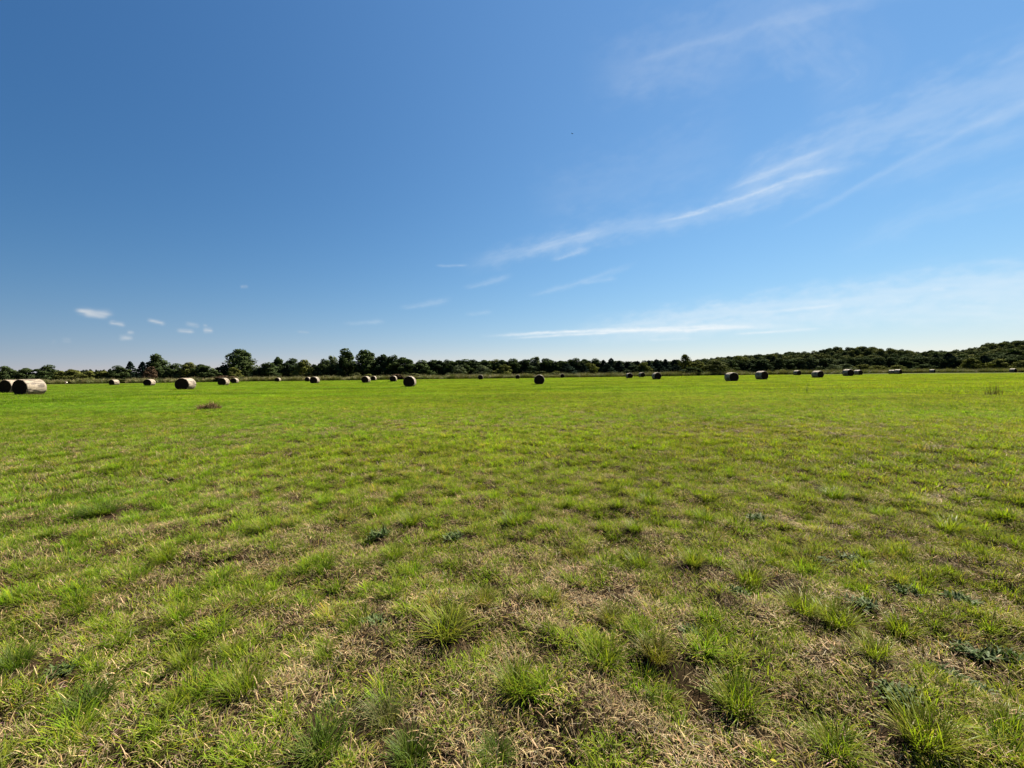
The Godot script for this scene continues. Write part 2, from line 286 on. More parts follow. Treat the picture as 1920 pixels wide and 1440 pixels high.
class Buf:
	var v := PackedVector3Array()
	var n := PackedVector3Array()
	var c := PackedColorArray()
	var uv := PackedVector2Array()
	var ix := PackedInt32Array()

	func vert(p: Vector3, q: Vector3, col: Color) -> int:
		v.append(p)
		n.append(q)
		c.append(col)
		return v.size() - 1

	func tri(a: int, b: int, d: int) -> void:
		ix.append(a)
		ix.append(b)
		ix.append(d)

	func mesh() -> ArrayMesh:
		var arrays := []
		arrays.resize(Mesh.ARRAY_MAX)
		arrays[Mesh.ARRAY_VERTEX] = v
		arrays[Mesh.ARRAY_NORMAL] = n
		arrays[Mesh.ARRAY_COLOR] = c
		if uv.size() == v.size():
			arrays[Mesh.ARRAY_TEX_UV] = uv
		arrays[Mesh.ARRAY_INDEX] = ix
		var m := ArrayMesh.new()
		m.add_surface_from_arrays(Mesh.PRIMITIVE_TRIANGLES, arrays)
		return m

var rng := RandomNumberGenerator.new()
var bumps := FastNoiseLite.new()
var patches := FastNoiseLite.new()
var broad := FastNoiseLite.new()
var tufts := FastNoiseLite.new()
var relief := PackedFloat32Array()
const REACH := 260
var taken := {}


# ------------------------------------------------------------------ naming
func numbered(called: String) -> String:
	taken[called] = taken.get(called, -1) + 1
	return called if taken[called] == 0 else "%s_%03d" % [called, taken[called]]


func thing(called: String, label: String, category: String, at: Vector3, group := "") -> Node3D:
	var o := Node3D.new()
	o.name = numbered(called)
	add_child(o, true)
	o.position = at
	tag(o, label, category, group)
	return o


func tag(o: Node, label: String, category: String, group := "", kind := "") -> void:
	if label:
		o.set_meta("label", label)
	if category:
		o.set_meta("category", category)
	if group:
		o.set_meta("group", group)
	if kind:
		o.set_meta("kind", kind)


func put(called: String, m: Mesh, mat: Material, parent: Node = self) -> MeshInstance3D:
	var o := MeshInstance3D.new()
	o.name = numbered(called) if parent == self else called
	o.mesh = m
	o.material_override = mat
	parent.add_child(o, true)
	return o


func foliage(through: float, tint := Color(1, 1, 1), back := Color(0.85, 1.0, 0.35)) -> StandardMaterial3D:
	var m := leafy(0.85, through, tint, back)
	m.metallic_specular = 0.05
	return m


func leafy(rough: float, through: float, tint := Color(1, 1, 1), back := Color(0.85, 1.0, 0.35)) -> StandardMaterial3D:
	var m := StandardMaterial3D.new()
	m.vertex_color_use_as_albedo = true
	m.albedo_color = tint.linear_to_srgb()
	m.roughness = rough
	m.metallic_specular = 0.2
	m.cull_mode = BaseMaterial3D.CULL_DISABLED
	if through > 0.0:
		m.backlight_enabled = true
		m.backlight = (back * through).linear_to_srgb()
	return m


# ------------------------------------------------------------------ terrain
func hill(x: float, z: float) -> float:
	var far := smoothstep(235.0, 330.0, -z)
	var h := 9.2 * smoothstep(120.0, 225.0, x) * far
	h += 4.0 * exp(-(pow((x - 276.0) / 26.0, 2.0) + pow((z + 322.0) / 40.0, 2.0)))
	h += 8.0 * smoothstep(1.10, 1.26, x / maxf(-z, 1.0)) * smoothstep(205.0, 290.0, -z)
	h += 11.0 * exp(-(pow((x + 620.0) / 60.0, 2.0) + pow((z + 600.0) / 60.0, 2.0)))
	return h


func swell(x: float, z: float) -> float:
	var sum := 0.0
	var weight := 0.35
	for p: Vector3 in RELIEF:
		var d := (pow(x - p.x, 2.0) + pow(z - p.z, 2.0)) / 500.0
		if d < 6.0:
			var w := exp(-d)
			sum += w * p.y
			weight += w
	return sum / weight


func build_relief() -> void:
	var side := REACH + 1
	relief.resize(side * side)
	for j in side:
		for i in side:
			relief[j * side + i] = swell((i - REACH / 2) * 4.0, -j * 2.0 + 40.0)


func ground_height(x: float, z: float) -> float:
	var side := REACH + 1
	var fi := clampf(x / 4.0 + REACH / 2, 0.0, REACH - 1.001)
	var fj := clampf((40.0 - z) / 2.0, 0.0, REACH - 1.001)
	var i := int(fi)
	var j := int(fj)
	fi -= i
	fj -= j
	var a := lerpf(relief[j * side + i], relief[j * side + i + 1], fi)
	var b := lerpf(relief[(j + 1) * side + i], relief[(j + 1) * side + i + 1], fi)
	var h := lerpf(a, b, fj)
	var r := sqrt(x * x + z * z)
	h *= smoothstep(6.0, 25.0, r)
	if r < 70.0:
		h += bumps.get_noise_2d(x, z) * 0.075 * (1.0 - smoothstep(5.0, 24.0, r))
	if z < -190.0:
		h += hill(x, z)
	return h


func lushness(x: float, z: float) -> float:
	# how much of the ground is green grass, 0 to 1
	var r := sqrt(x * x + z * z)
	var a := 0.59 + 0.24 * smoothstep(2.0, 4.8, r)
	a += 0.10 * exp(-pow((r - 8.0) / 2.5, 2.0))
	a += 0.60 * exp(-(pow((x - 1.6) / 4.2, 2.0) + pow((z + 7.4) / 1.8, 2.0)))
	a -= 0.12 * exp(-pow((r - 11.5) / 3.0, 2.0))
	a = lerpf(a, 1.0, smoothstep(13.0, 22.0, r))
	a += patches.get_noise_2d(x, z) * 0.50 * (1.0 - 0.75 * smoothstep(13.0, 24.0, r))
	return clampf(a, 0.03, 1.0)


func cleared(x: float, z: float) -> float:
	# the single tussocks and weeds keep their own place
	for s: Array in WEEDS:
		if pow(x - s[1], 2.0) + pow(z - s[2], 2.0) < pow(s[3] * 0.55, 2.0):
			return 0.12
	for s: Array in TUSSOCKS:
		if pow(x - s[1], 2.0) + pow(z - s[2], 2.0) < pow(s[3] * 0.5, 2.0):
			return 0.25
	return 1.0


func build_ground() -> void:
	var b := Buf.new()
	var radii := [0.0]
	var r := 0.35
	while r < 2400.0:
		radii.append(r)
		r += maxf(0.06, r * 0.024) if r < 420.0 else r * 0.06
	var turns := 320
	for k in radii.size():
		for i in turns:
			var a := TAU * i / turns
			var x: float = radii[k] * sin(a)
			var z: float = -radii[k] * cos(a)
			var lush := lushness(x, z)
			var field := smoothstep(165.0, 175.0, -z)
			var dry := Color(0.055, 0.038, 0.022).lerp(Color(0.030, 0.024, 0.013), 0.5 + 0.5 * broad.get_noise_2d(x * 9.0, z * 9.0))
			var green := Color(0.115, 0.150, 0.014)
			var col := dry.lerp(green, smoothstep(0.45, 1.0, lush) * smoothstep(6.0, 20.0, radii[k]))
			col = col.lerp(Color(0.05, 0.06, 0.02), field)
			b.vert(Vector3(x, ground_height(x, z), z), Vector3.UP, col)
	for k in radii.size() - 1:
		for i in turns:
			var p := k * turns + i
			var q := k * turns + (i + 1) % turns
			b.tri(p, p + turns, q)
			b.tri(q, p + turns, q + turns)
	# smooth normals
	var sums := PackedVector3Array()
	sums.resize(b.v.size())
	for t in range(0, b.ix.size(), 3):
		var n := (b.v[b.ix[t + 2]] - b.v[b.ix[t]]).cross(b.v[b.ix[t + 1]] - b.v[b.ix[t]])
		for s in 3:
			sums[b.ix[t + s]] += n
	var down := 0
	for i in sums.size():
		b.n[i] = sums[i].normalized() if sums[i].length() > 1e-9 else Vector3.UP
		if b.n[i].y < 0.0:
			down += 1
	if down > sums.size() / 2:
		for t in range(0, b.ix.size(), 3):
			var s := b.ix[t + 1]
			b.ix[t + 1] = b.ix[t + 2]
			b.ix[t + 2] = s
		for i in b.n.size():
			b.n[i] = -b.n[i] if b.n[i].y < 0.0 else b.n[i]
	var m := StandardMaterial3D.new()
	m.vertex_color_use_as_albedo = true
	m.roughness = 1.0
	m.metallic_specular = 0.15
	m.uv1_triplanar = true
	m.uv1_world_triplanar = true
	m.uv1_scale = Vector3(2.6, 2.6, 2.6)
	var fine := FastNoiseLite.new()
	fine.seed = 5
	fine.frequency = 0.035
	fine.fractal_octaves = 5
	fine.fractal_gain = 0.65
	var ramp := Gradient.new()
	ramp.set_color(0, Color(0.38, 0.34, 0.30))
	ramp.set_color(1, Color(1.0, 1.0, 1.0))
	var t := NoiseTexture2D.new()
	t.width = 1024
	t.height = 1024
	t.seamless = true
	t.noise = fine
	t.color_ramp = ramp
	m.albedo_texture = t
	var g := put("ground", b.mesh(), m)
	g.set_meta("kind", "structure")


# ------------------------------------------------------------------ blades
func blade(b: Buf, at: Vector3, turn: float, length: float, width: float, lean: float, curl: float, c0: Color, c1: Color, steps := 3) -> void:
	var out := Vector3(sin(turn), 0, cos(turn))
	var side := Vector3(cos(turn), 0, -sin(turn))
	var p := at
	var left := -1
	var right := -1
	for s in steps + 1:
		var t := float(s) / steps
		var th := lean + curl * t
		var along := out * sin(th) + Vector3.UP * cos(th)
		var n := along.cross(side)
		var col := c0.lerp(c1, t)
		if s == steps:
			var tip := b.vert(p, n, col)
			b.tri(left, right, tip)
		else:
			var w := width * 0.5 * (1.0 - 0.55 * t * t)
			var l := b.vert(p - side * w, n, col)
			var q := b.vert(p + side * w, n, col)
			if left >= 0:
				b.tri(left, right, l)
				b.tri(right, q, l)
			left = l
			right = q
		p += along * (length / steps)
		if p.y < 0.004:
			p.y = 0.004


func jitter(c: Color, amount: float) -> Color:
	var k := 1.0 + rng.randf_range(-amount, amount)
	return Color(c.r * k * (1.0 + rng.randf_range(-amount, amount) * 0.5), c.g * k, c.b * k)


# A tuft: n blades from a disc of that radius, leaning outwards.
func tuft(n: int, radius: float, tall: Vector2, width: float, lean: Vector2, curl: Vector2, roots: Array, tips: Array, steps := 3) -> ArrayMesh:
	var b := Buf.new()
	for i in n:
		var a := rng.randf() * TAU
		var d := radius * sqrt(rng.randf())
		var turn := a + rng.randfn() * 1.1
		var k := rng.randi() % tips.size()
		blade(b, Vector3(sin(a) * d, -0.004, cos(a) * d), turn, rng.randf_range(tall.x, tall.y), width * rng.randf_range(0.7, 1.25), rng.randf_range(lean.x, lean.y) + 0.25 * d / radius, rng.randf_range(curl.x, curl.y), jitter(roots[k % roots.size()], 0.25), jitter(tips[k], 0.25), steps)
	return b.mesh()


func litter(n: int, radius: float, tall: Vector2, width: float, cols: Array) -> ArrayMesh:
	var b := Buf.new()
	for i in n:
		var a := rng.randf() * TAU
		var d := radius * sqrt(rng.randf())
		var c: Color = jitter(cols[rng.randi() % cols.size()], 0.35)
		blade(b, Vector3(sin(a) * d, rng.randf_range(0.002, 0.022), cos(a) * d), rng.randf() * TAU, rng.randf_range(tall.x, tall.y), width * rng.randf_range(0.6, 1.3), rng.randf_range(1.0, 1.65), rng.randf_range(-0.5, 0.7), c, jitter(c, 0.15), 2)
	return b.mesh()


var stuffs := {}

# Points of a fan in front of the camera (its tip 3 m behind it), evenly spread over the area.
func scatter(owner_name: String, called: String, m: Mesh, mat: Material, from: float, to: float, per_m2: float, keep: Callable, size: Vector2, tone: Callable) -> void:
	var half := deg_to_rad(61.0)
	var tries := int(half * (to * to - from * from) * per_m2)
	var spots: Array[Transform3D] = []
	var tints := PackedColorArray()
	for i in tries:
		var r := sqrt(lerpf(from * from, to * to, rng.randf()))
		var a := rng.randf_range(-half, half)
		var x := r * sin(a)
		var z := 3.0 - r * cos(a)
		if z < -172.0 or rng.randf() > keep.call(x, z) * (cleared(x, z) if z > -9.0 else 1.0):
			continue
		var s := rng.randf_range(size.x, size.y)
		var basis := Basis(Vector3.UP, rng.randf() * TAU).scaled(Vector3(s, s * rng.randf_range(0.8, 1.2), s))
		spots.append(Transform3D(basis, Vector3(x, ground_height(x, z), z)))
		tints.append(tone.call(x, z))
	var mm := MultiMesh.new()
	mm.transform_format = MultiMesh.TRANSFORM_3D
	mm.use_colors = true
	mm.mesh = m
	mm.instance_count = spots.size()
	for i in spots.size():
		mm.set_instance_transform(i, spots[i])
		mm.set_instance_color(i, tints[i])
	var o := MultiMeshInstance3D.new()
	o.name = called
	o.multimesh = mm
	o.material_override = mat
	o.set_meta("kind", "stuff")
	stuffs[owner_name].add_child(o, true)


func tone_grass(x: float, z: float) -> Color:
	var r := sqrt(x * x + z * z)
	var k := 1.0 + 0.30 * tufts.get_noise_2d(x, z) * (1.0 - smoothstep(8.0, 28.0, r)) + 0.22 * broad.get_noise_2d(x, z) + 0.18 * patches.get_noise_2d(x * 0.5 + 40.0, z * 0.5) + rng.randf_range(-0.38, 0.38)
	k *= 1.0 - 0.08 * smoothstep(25.0, 50.0, r)
	var east := clampf(x / (r + 2.0), -1.0, 1.0)  # yellower to the right: real variation plus backlit sun look put into the tint
	k += 0.30 * broad.get_noise_2d(x * 0.35 + 300.0, z * 2.6) * smoothstep(8.0, 30.0, r)
	var warm := 1.0 + 0.14 * east + 0.16 * broad.get_noise_2d(x * 0.5, z * 1.6 + 200.0) + 0.12 * broad.get_noise_2d(x * 2.3 + 90.0, z * 2.3)
	if rng.randf() < 0.09 * (1.0 - smoothstep(14.0, 40.0, r)):
		return Color(k * 1.45, k * 0.95, k * 2.6)
	return Color(k * warm, k, k * (1.0 - 0.25 * east))


func tone_straw(x: float, z: float) -> Color:
	var k := 1.0 + 0.35 * patches.get_noise_2d(x * 1.7 - 30.0, z * 1.7) + rng.randf_range(-0.2, 0.2)
	return Color(k, k * rng.randf_range(0.94, 1.04), k * rng.randf_range(0.85, 1.05))


func build_grass() -> void:
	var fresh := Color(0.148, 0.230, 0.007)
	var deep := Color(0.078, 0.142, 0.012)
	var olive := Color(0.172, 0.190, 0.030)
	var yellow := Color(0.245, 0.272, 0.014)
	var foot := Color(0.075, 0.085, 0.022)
	var straw := Color(0.335, 0.262, 0.142)
	var tan := Color(0.20, 0.142, 0.075)
	var brown := Color(0.08, 0.052, 0.03)
	var grey := Color(0.20, 0.165, 0.11)
	var green_mat := leafy(0.6, 1.0)
	green_mat.metallic_specular = 0.1
	var straw_mat := leafy(0.75, 0.22, Color(1, 1, 1), Color(1.0, 0.85, 0.6))

	for s in [["meadow_grass", "short uneven green grass covering the mown meadow", "grass"], ["dry_straw", "pale dry straw and dead stubble lying between the tufts", "straw"]]:
		var o := Node3D.new()
		o.name = s[0]
		add_child(o, true)
		tag(o, s[1], s[2], "", "stuff")
		stuffs[s[0]] = o

	var thin := func(x, z): return 1.0 - 0.45 * smoothstep(0.45, 1.0, lushness(x, z))
	var green := func(x, z): return smoothstep(0.05, 0.75, lushness(x, z) + 0.75 * tufts.get_noise_2d(x, z))
	var clumped := func(x, z): return smoothstep(0.42, 0.80, lushness(x, z) * 0.75 + 0.95 * tufts.get_noise_2d(x, z))
	var patchy := func(x, z): return (1.0 - 0.8 * smoothstep(0.35, 0.9, lushness(x, z))) * smoothstep(-0.35, 0.35, patches.get_noise_2d(x * 2.2 + 200.0, z * 2.2))
	var always := func(_x, _z): return 1.0

	# close by
	for k in 3:
		scatter("dry_straw", "straw_litter", litter(38, 0.09, Vector2(0.015, 0.06), 0.0024, [straw, tan, tan, tan, brown, grey]), straw_mat, 0.6, 9.0, 62.0, patchy, Vector2(0.8, 1.3), tone_straw)
		scatter("dry_straw", "stubble", tuft(30, 0.06, Vector2(0.018, 0.06), 0.0028, Vector2(0.1, 1.1), Vector2(0.0, 1.6), [brown, tan], [tan, straw, grey, brown, olive, olive], 3), straw_mat, 0.6, 9.5, 84.0, thin, Vector2(0.75, 1.4), tone_straw)
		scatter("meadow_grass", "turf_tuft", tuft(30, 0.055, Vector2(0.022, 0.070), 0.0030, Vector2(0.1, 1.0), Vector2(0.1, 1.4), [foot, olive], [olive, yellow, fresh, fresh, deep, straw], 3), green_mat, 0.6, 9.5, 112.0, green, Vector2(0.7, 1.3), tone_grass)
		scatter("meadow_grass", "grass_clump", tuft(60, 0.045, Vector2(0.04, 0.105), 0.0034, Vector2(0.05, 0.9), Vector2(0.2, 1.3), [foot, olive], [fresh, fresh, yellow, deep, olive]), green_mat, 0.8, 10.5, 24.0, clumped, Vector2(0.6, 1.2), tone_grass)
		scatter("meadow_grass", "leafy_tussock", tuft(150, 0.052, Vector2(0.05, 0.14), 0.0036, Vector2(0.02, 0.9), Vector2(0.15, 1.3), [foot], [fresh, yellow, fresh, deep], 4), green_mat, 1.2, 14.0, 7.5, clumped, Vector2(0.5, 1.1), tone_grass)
	# further out
	for k in 2:
		scatter("dry_straw", "straw_litter", litter(46, 0.22, Vector2(0.04, 0.12), 0.0050, [straw, tan, tan, brown, grey]), straw_mat, 9.0, 25.0, 14.0, patchy, Vector2(0.8, 1.3), tone_straw)
		scatter("dry_straw", "stubble", tuft(50, 0.15, Vector2(0.025, 0.075), 0.0048, Vector2(0.1, 1.0), Vector2(0.0, 1.4), [brown, tan], [tan, straw, grey, brown, olive], 2), straw_mat, 9.5, 22.0, 22.0, thin, Vector2(0.75, 1.4), tone_straw)
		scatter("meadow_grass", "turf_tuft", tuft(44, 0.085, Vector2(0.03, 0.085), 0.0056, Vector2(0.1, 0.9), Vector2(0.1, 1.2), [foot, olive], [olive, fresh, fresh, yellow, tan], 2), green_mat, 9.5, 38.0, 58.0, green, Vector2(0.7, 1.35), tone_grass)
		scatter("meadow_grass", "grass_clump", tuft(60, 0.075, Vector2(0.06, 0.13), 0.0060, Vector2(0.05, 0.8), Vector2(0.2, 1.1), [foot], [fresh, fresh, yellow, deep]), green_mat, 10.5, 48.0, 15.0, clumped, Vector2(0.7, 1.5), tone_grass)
	around_bales("dry_straw", "spilled_hay", litter(40, 0.22, Vector2(0.08, 0.22), 0.012, [straw, tan, tan, brown]), straw_mat, 70, tone_straw)
	around_bales("meadow_grass", "unmown_grass", tuft(40, 0.16, Vector2(0.10, 0.24), 0.012, Vector2(0.05, 0.6), Vector2(0.1, 0.8), [foot], [fresh, yellow, olive], 2), green_mat, 45, tone_grass)
	# the far field
	for k in 2:
		scatter("meadow_grass", "turf_patch", tuft(150, 0.75, Vector2(0.07, 0.15), 0.022, Vector2(0.05, 0.7), Vector2(0.1, 0.9), [foot, fresh], [fresh, fresh, yellow, olive, fresh, tan], 2), green_mat, 38.0, 205.0, 1.25, always, Vector2(0.8, 1.3), tone_grass)


# Loose hay and unmown grass where a bale stands.
func around_bales(owner_name: String, called: String, m: Mesh, mat: Material, each: int, tone: Callable) -> void:
	var spots: Array[Transform3D] = []
	var tints := PackedColorArray()
	for s: Array in BALES:
		for k in each:
			var way := Vector2(rng.randfn() * 0.35, rng.randfn() * 0.35)
			var p := Vector2(signf(way.x) * 0.55, rng.randf_range(-0.8, 0.8)) + way if rng.randf() < 0.5 else Vector2(rng.randf_range(-0.55, 0.55), signf(way.y) * 0.9) + way
			p = p.rotated(deg_to_rad(s[3]))
			var x: float = s[1] + p.x
			var z: float = s[2] + p.y
			var k2 := rng.randf_range(0.7, 1.4)
			spots.append(Transform3D(Basis(Vector3.UP, rng.randf() * TAU).scaled(Vector3(k2, k2, k2)), Vector3(x, ground_height(x, z), z)))
			tints.append(tone.call(x, z))
	var mm := MultiMesh.new()
	mm.transform_format = MultiMesh.TRANSFORM_3D
	mm.use_colors = true
	mm.mesh = m
	mm.instance_count = spots.size()
	for i in spots.size():
		mm.set_instance_transform(i, spots[i])
		mm.set_instance_color(i, tints[i])
	var o := MultiMeshInstance3D.new()
	o.name = called
	o.multimesh = mm
	o.material_override = mat
	o.set_meta("kind", "stuff")
	stuffs[owner_name].add_child(o, true)


# ------------------------------------------------------------------ tussocks and weeds
func build_tussocks() -> void:
	var shades := {
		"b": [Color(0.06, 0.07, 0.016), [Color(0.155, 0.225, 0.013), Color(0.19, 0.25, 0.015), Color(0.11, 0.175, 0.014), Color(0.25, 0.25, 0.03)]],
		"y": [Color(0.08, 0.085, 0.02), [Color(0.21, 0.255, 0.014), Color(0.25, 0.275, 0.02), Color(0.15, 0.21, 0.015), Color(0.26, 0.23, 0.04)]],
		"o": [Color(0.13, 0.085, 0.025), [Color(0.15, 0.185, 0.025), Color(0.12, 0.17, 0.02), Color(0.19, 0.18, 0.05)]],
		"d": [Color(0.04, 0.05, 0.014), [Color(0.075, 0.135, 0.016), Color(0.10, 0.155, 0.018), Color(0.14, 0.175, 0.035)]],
		"p": [Color(0.10, 0.09, 0.04), [Color(0.16, 0.18, 0.07), Color(0.12, 0.15, 0.05), Color(0.21, 0.19, 0.09)]],
	}
	var mat := leafy(0.42, 1.0)
	var models := {}
	for k in shades:
		models[k] = []
		for i in 2:
			models[k].append(tuft(330 if k != "p" else 380, 0.26, Vector2(0.30, 0.80), 0.0125 if k != "p" else 0.009, Vector2(0.02, 0.62), Vector2(0.15, 1.15), [shades[k][0]], shades[k][1], 4))
	var i := 0
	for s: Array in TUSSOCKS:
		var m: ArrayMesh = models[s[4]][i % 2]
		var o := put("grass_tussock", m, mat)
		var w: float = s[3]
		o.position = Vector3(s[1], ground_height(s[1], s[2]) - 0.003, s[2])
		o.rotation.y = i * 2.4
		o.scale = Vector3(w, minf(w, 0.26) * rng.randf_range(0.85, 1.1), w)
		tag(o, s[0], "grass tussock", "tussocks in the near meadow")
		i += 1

	# low rosettes with lance shaped, silvery leaves
	var wm := leafy(0.6, 0.35, Color(1, 1, 1), Color(0.8, 1.0, 0.6))
	wm.metallic_specular = 0.18
	var rosettes := []
	for k in 3:
		var b := Buf.new()
		for n in 84:
			var turn := rng.randf() * TAU
			var c := jitter(Color(0.036, 0.058, 0.014).lerp(Color(0.085, 0.110, 0.042), rng.randf()), 0.2)
			lance(b, Vector3(rng.randf_range(-0.26, 0.26), rng.randf() * 0.08, rng.randf_range(-0.26, 0.26)), turn, rng.randf_range(0.16, 0.34), rng.randf_range(0.04, 0.065), rng.randf_range(0.3, 1.2), rng.randf_range(0.1, 0.7), c)
		rosettes.append(b.mesh())
	i = 0
	for s: Array in WEEDS:
		var o := put("broadleaf_weed", rosettes[i % 3], wm)
		o.position = Vector3(s[1], ground_height(s[1], s[2]) - 0.002, s[2])
		o.rotation.y = i * 1.7
		o.scale = Vector3(s[3], s[3] * (0.62 + 0.07 * (i % 5)), s[3]) * (1.15 + 0.09 * (i % 4))
		tag(o, s[0], "weed", "silvery broadleaf weeds in the near meadow")
		i += 1


func lance(b: Buf, at: Vector3, turn: float, length: float, width: float, lean: float, curl: float, col: Color) -> void:
	var out := Vector3(sin(turn), 0, cos(turn))
	var side := Vector3(cos(turn), 0, -sin(turn))
	var p := at
	var prev := []
	for s in 6:
		var t := s / 5.0
		var th := lean + curl * t
		var along := out * sin(th) + Vector3.UP * cos(th)
		var n := along.cross(side)
		var w := width * 0.5 * sin(PI * clampf(0.08 + t * 0.9, 0.0, 1.0))
		var fold := n * w * 0.35
		var row := [b.vert(p - side * w + fold, (n + side * 0.3).normalized(), col), b.vert(p, n, col * 0.85), b.vert(p + side * w + fold, (n - side * 0.3).normalized(), col)]
		if prev:
			for q in 2:
				b.tri(prev[q], prev[q + 1], row[q])
				b.tri(prev[q + 1], row[q + 1], row[q])
		prev = row
		p += along * (length / 5.0)
		p.y = maxf(p.y, 0.006)


# ------------------------------------------------------------------ bales
func straw_image(dark: Color, mid: Color, light: Color, stain: Color, salt: int) -> ImageTexture:
	var w := 512
	var h := 128
	var im := Image.create(w, h, false, Image.FORMAT_RGB8)
	var strand := FastNoiseLite.new()
	strand.seed = salt
	strand.frequency = 0.09
	strand.fractal_octaves = 4
	var blot := FastNoiseLite.new()
	blot.seed = salt + 9
	blot.frequency = 0.022
	blot.fractal_octaves = 4
	for y in h:
		for x in w:
			# wraps round the bale: sampled on a circle
			var a := TAU * x / w
			var px := cos(a) * 80.0
			var pz := sin(a) * 80.0
			var s := 0.5 + 0.5 * strand.get_noise_3d(px * 0.35, y * 2.2, pz * 0.35)
			var f := 0.5 + 0.5 * strand.get_noise_3d(px * 2.5, y * 5.0, pz * 2.5)
			var c := dark.lerp(mid, clampf(s * 1.6 - 0.2, 0, 1)).lerp(light, clampf(f * 1.5 - 0.5, 0, 1))
			var st := smoothstep(0.02, 0.38, blot.get_noise_3d(px, y * 0.9, pz))
			c = c.lerp(stain, st * 0.75)
			if y % 9 == 0:
				c = c.lerp(light, 0.18)
			im.set_pixel(x, y, c.linear_to_srgb())
	return ImageTexture.create_from_image(im)


func bale_radius(a: float, y: float, salt: float) -> float:
	return 0.83 + 0.028 * bumps.get_noise_3d(sin(a) * 1.6 + salt, y * 1.5, cos(a) * 1.6) + 0.012 * sin(a * 2.0 + salt)


func bale_point(a: float, z: float, k: float, salt: float) -> Vector3:
	# lying along z, sagging a little where it stands
	var r := bale_radius(a, z, salt) * k
	var p := Vector3(sin(a) * r, cos(a) * r + 0.80, z)
	if p.y < 0.10:
		p.y = lerpf(p.y, 0.03, 0.65)
	p.x *= 1.0 + 0.035 * (1.0 - clampf(p.y / 1.6, 0.0, 1.0))
	return p


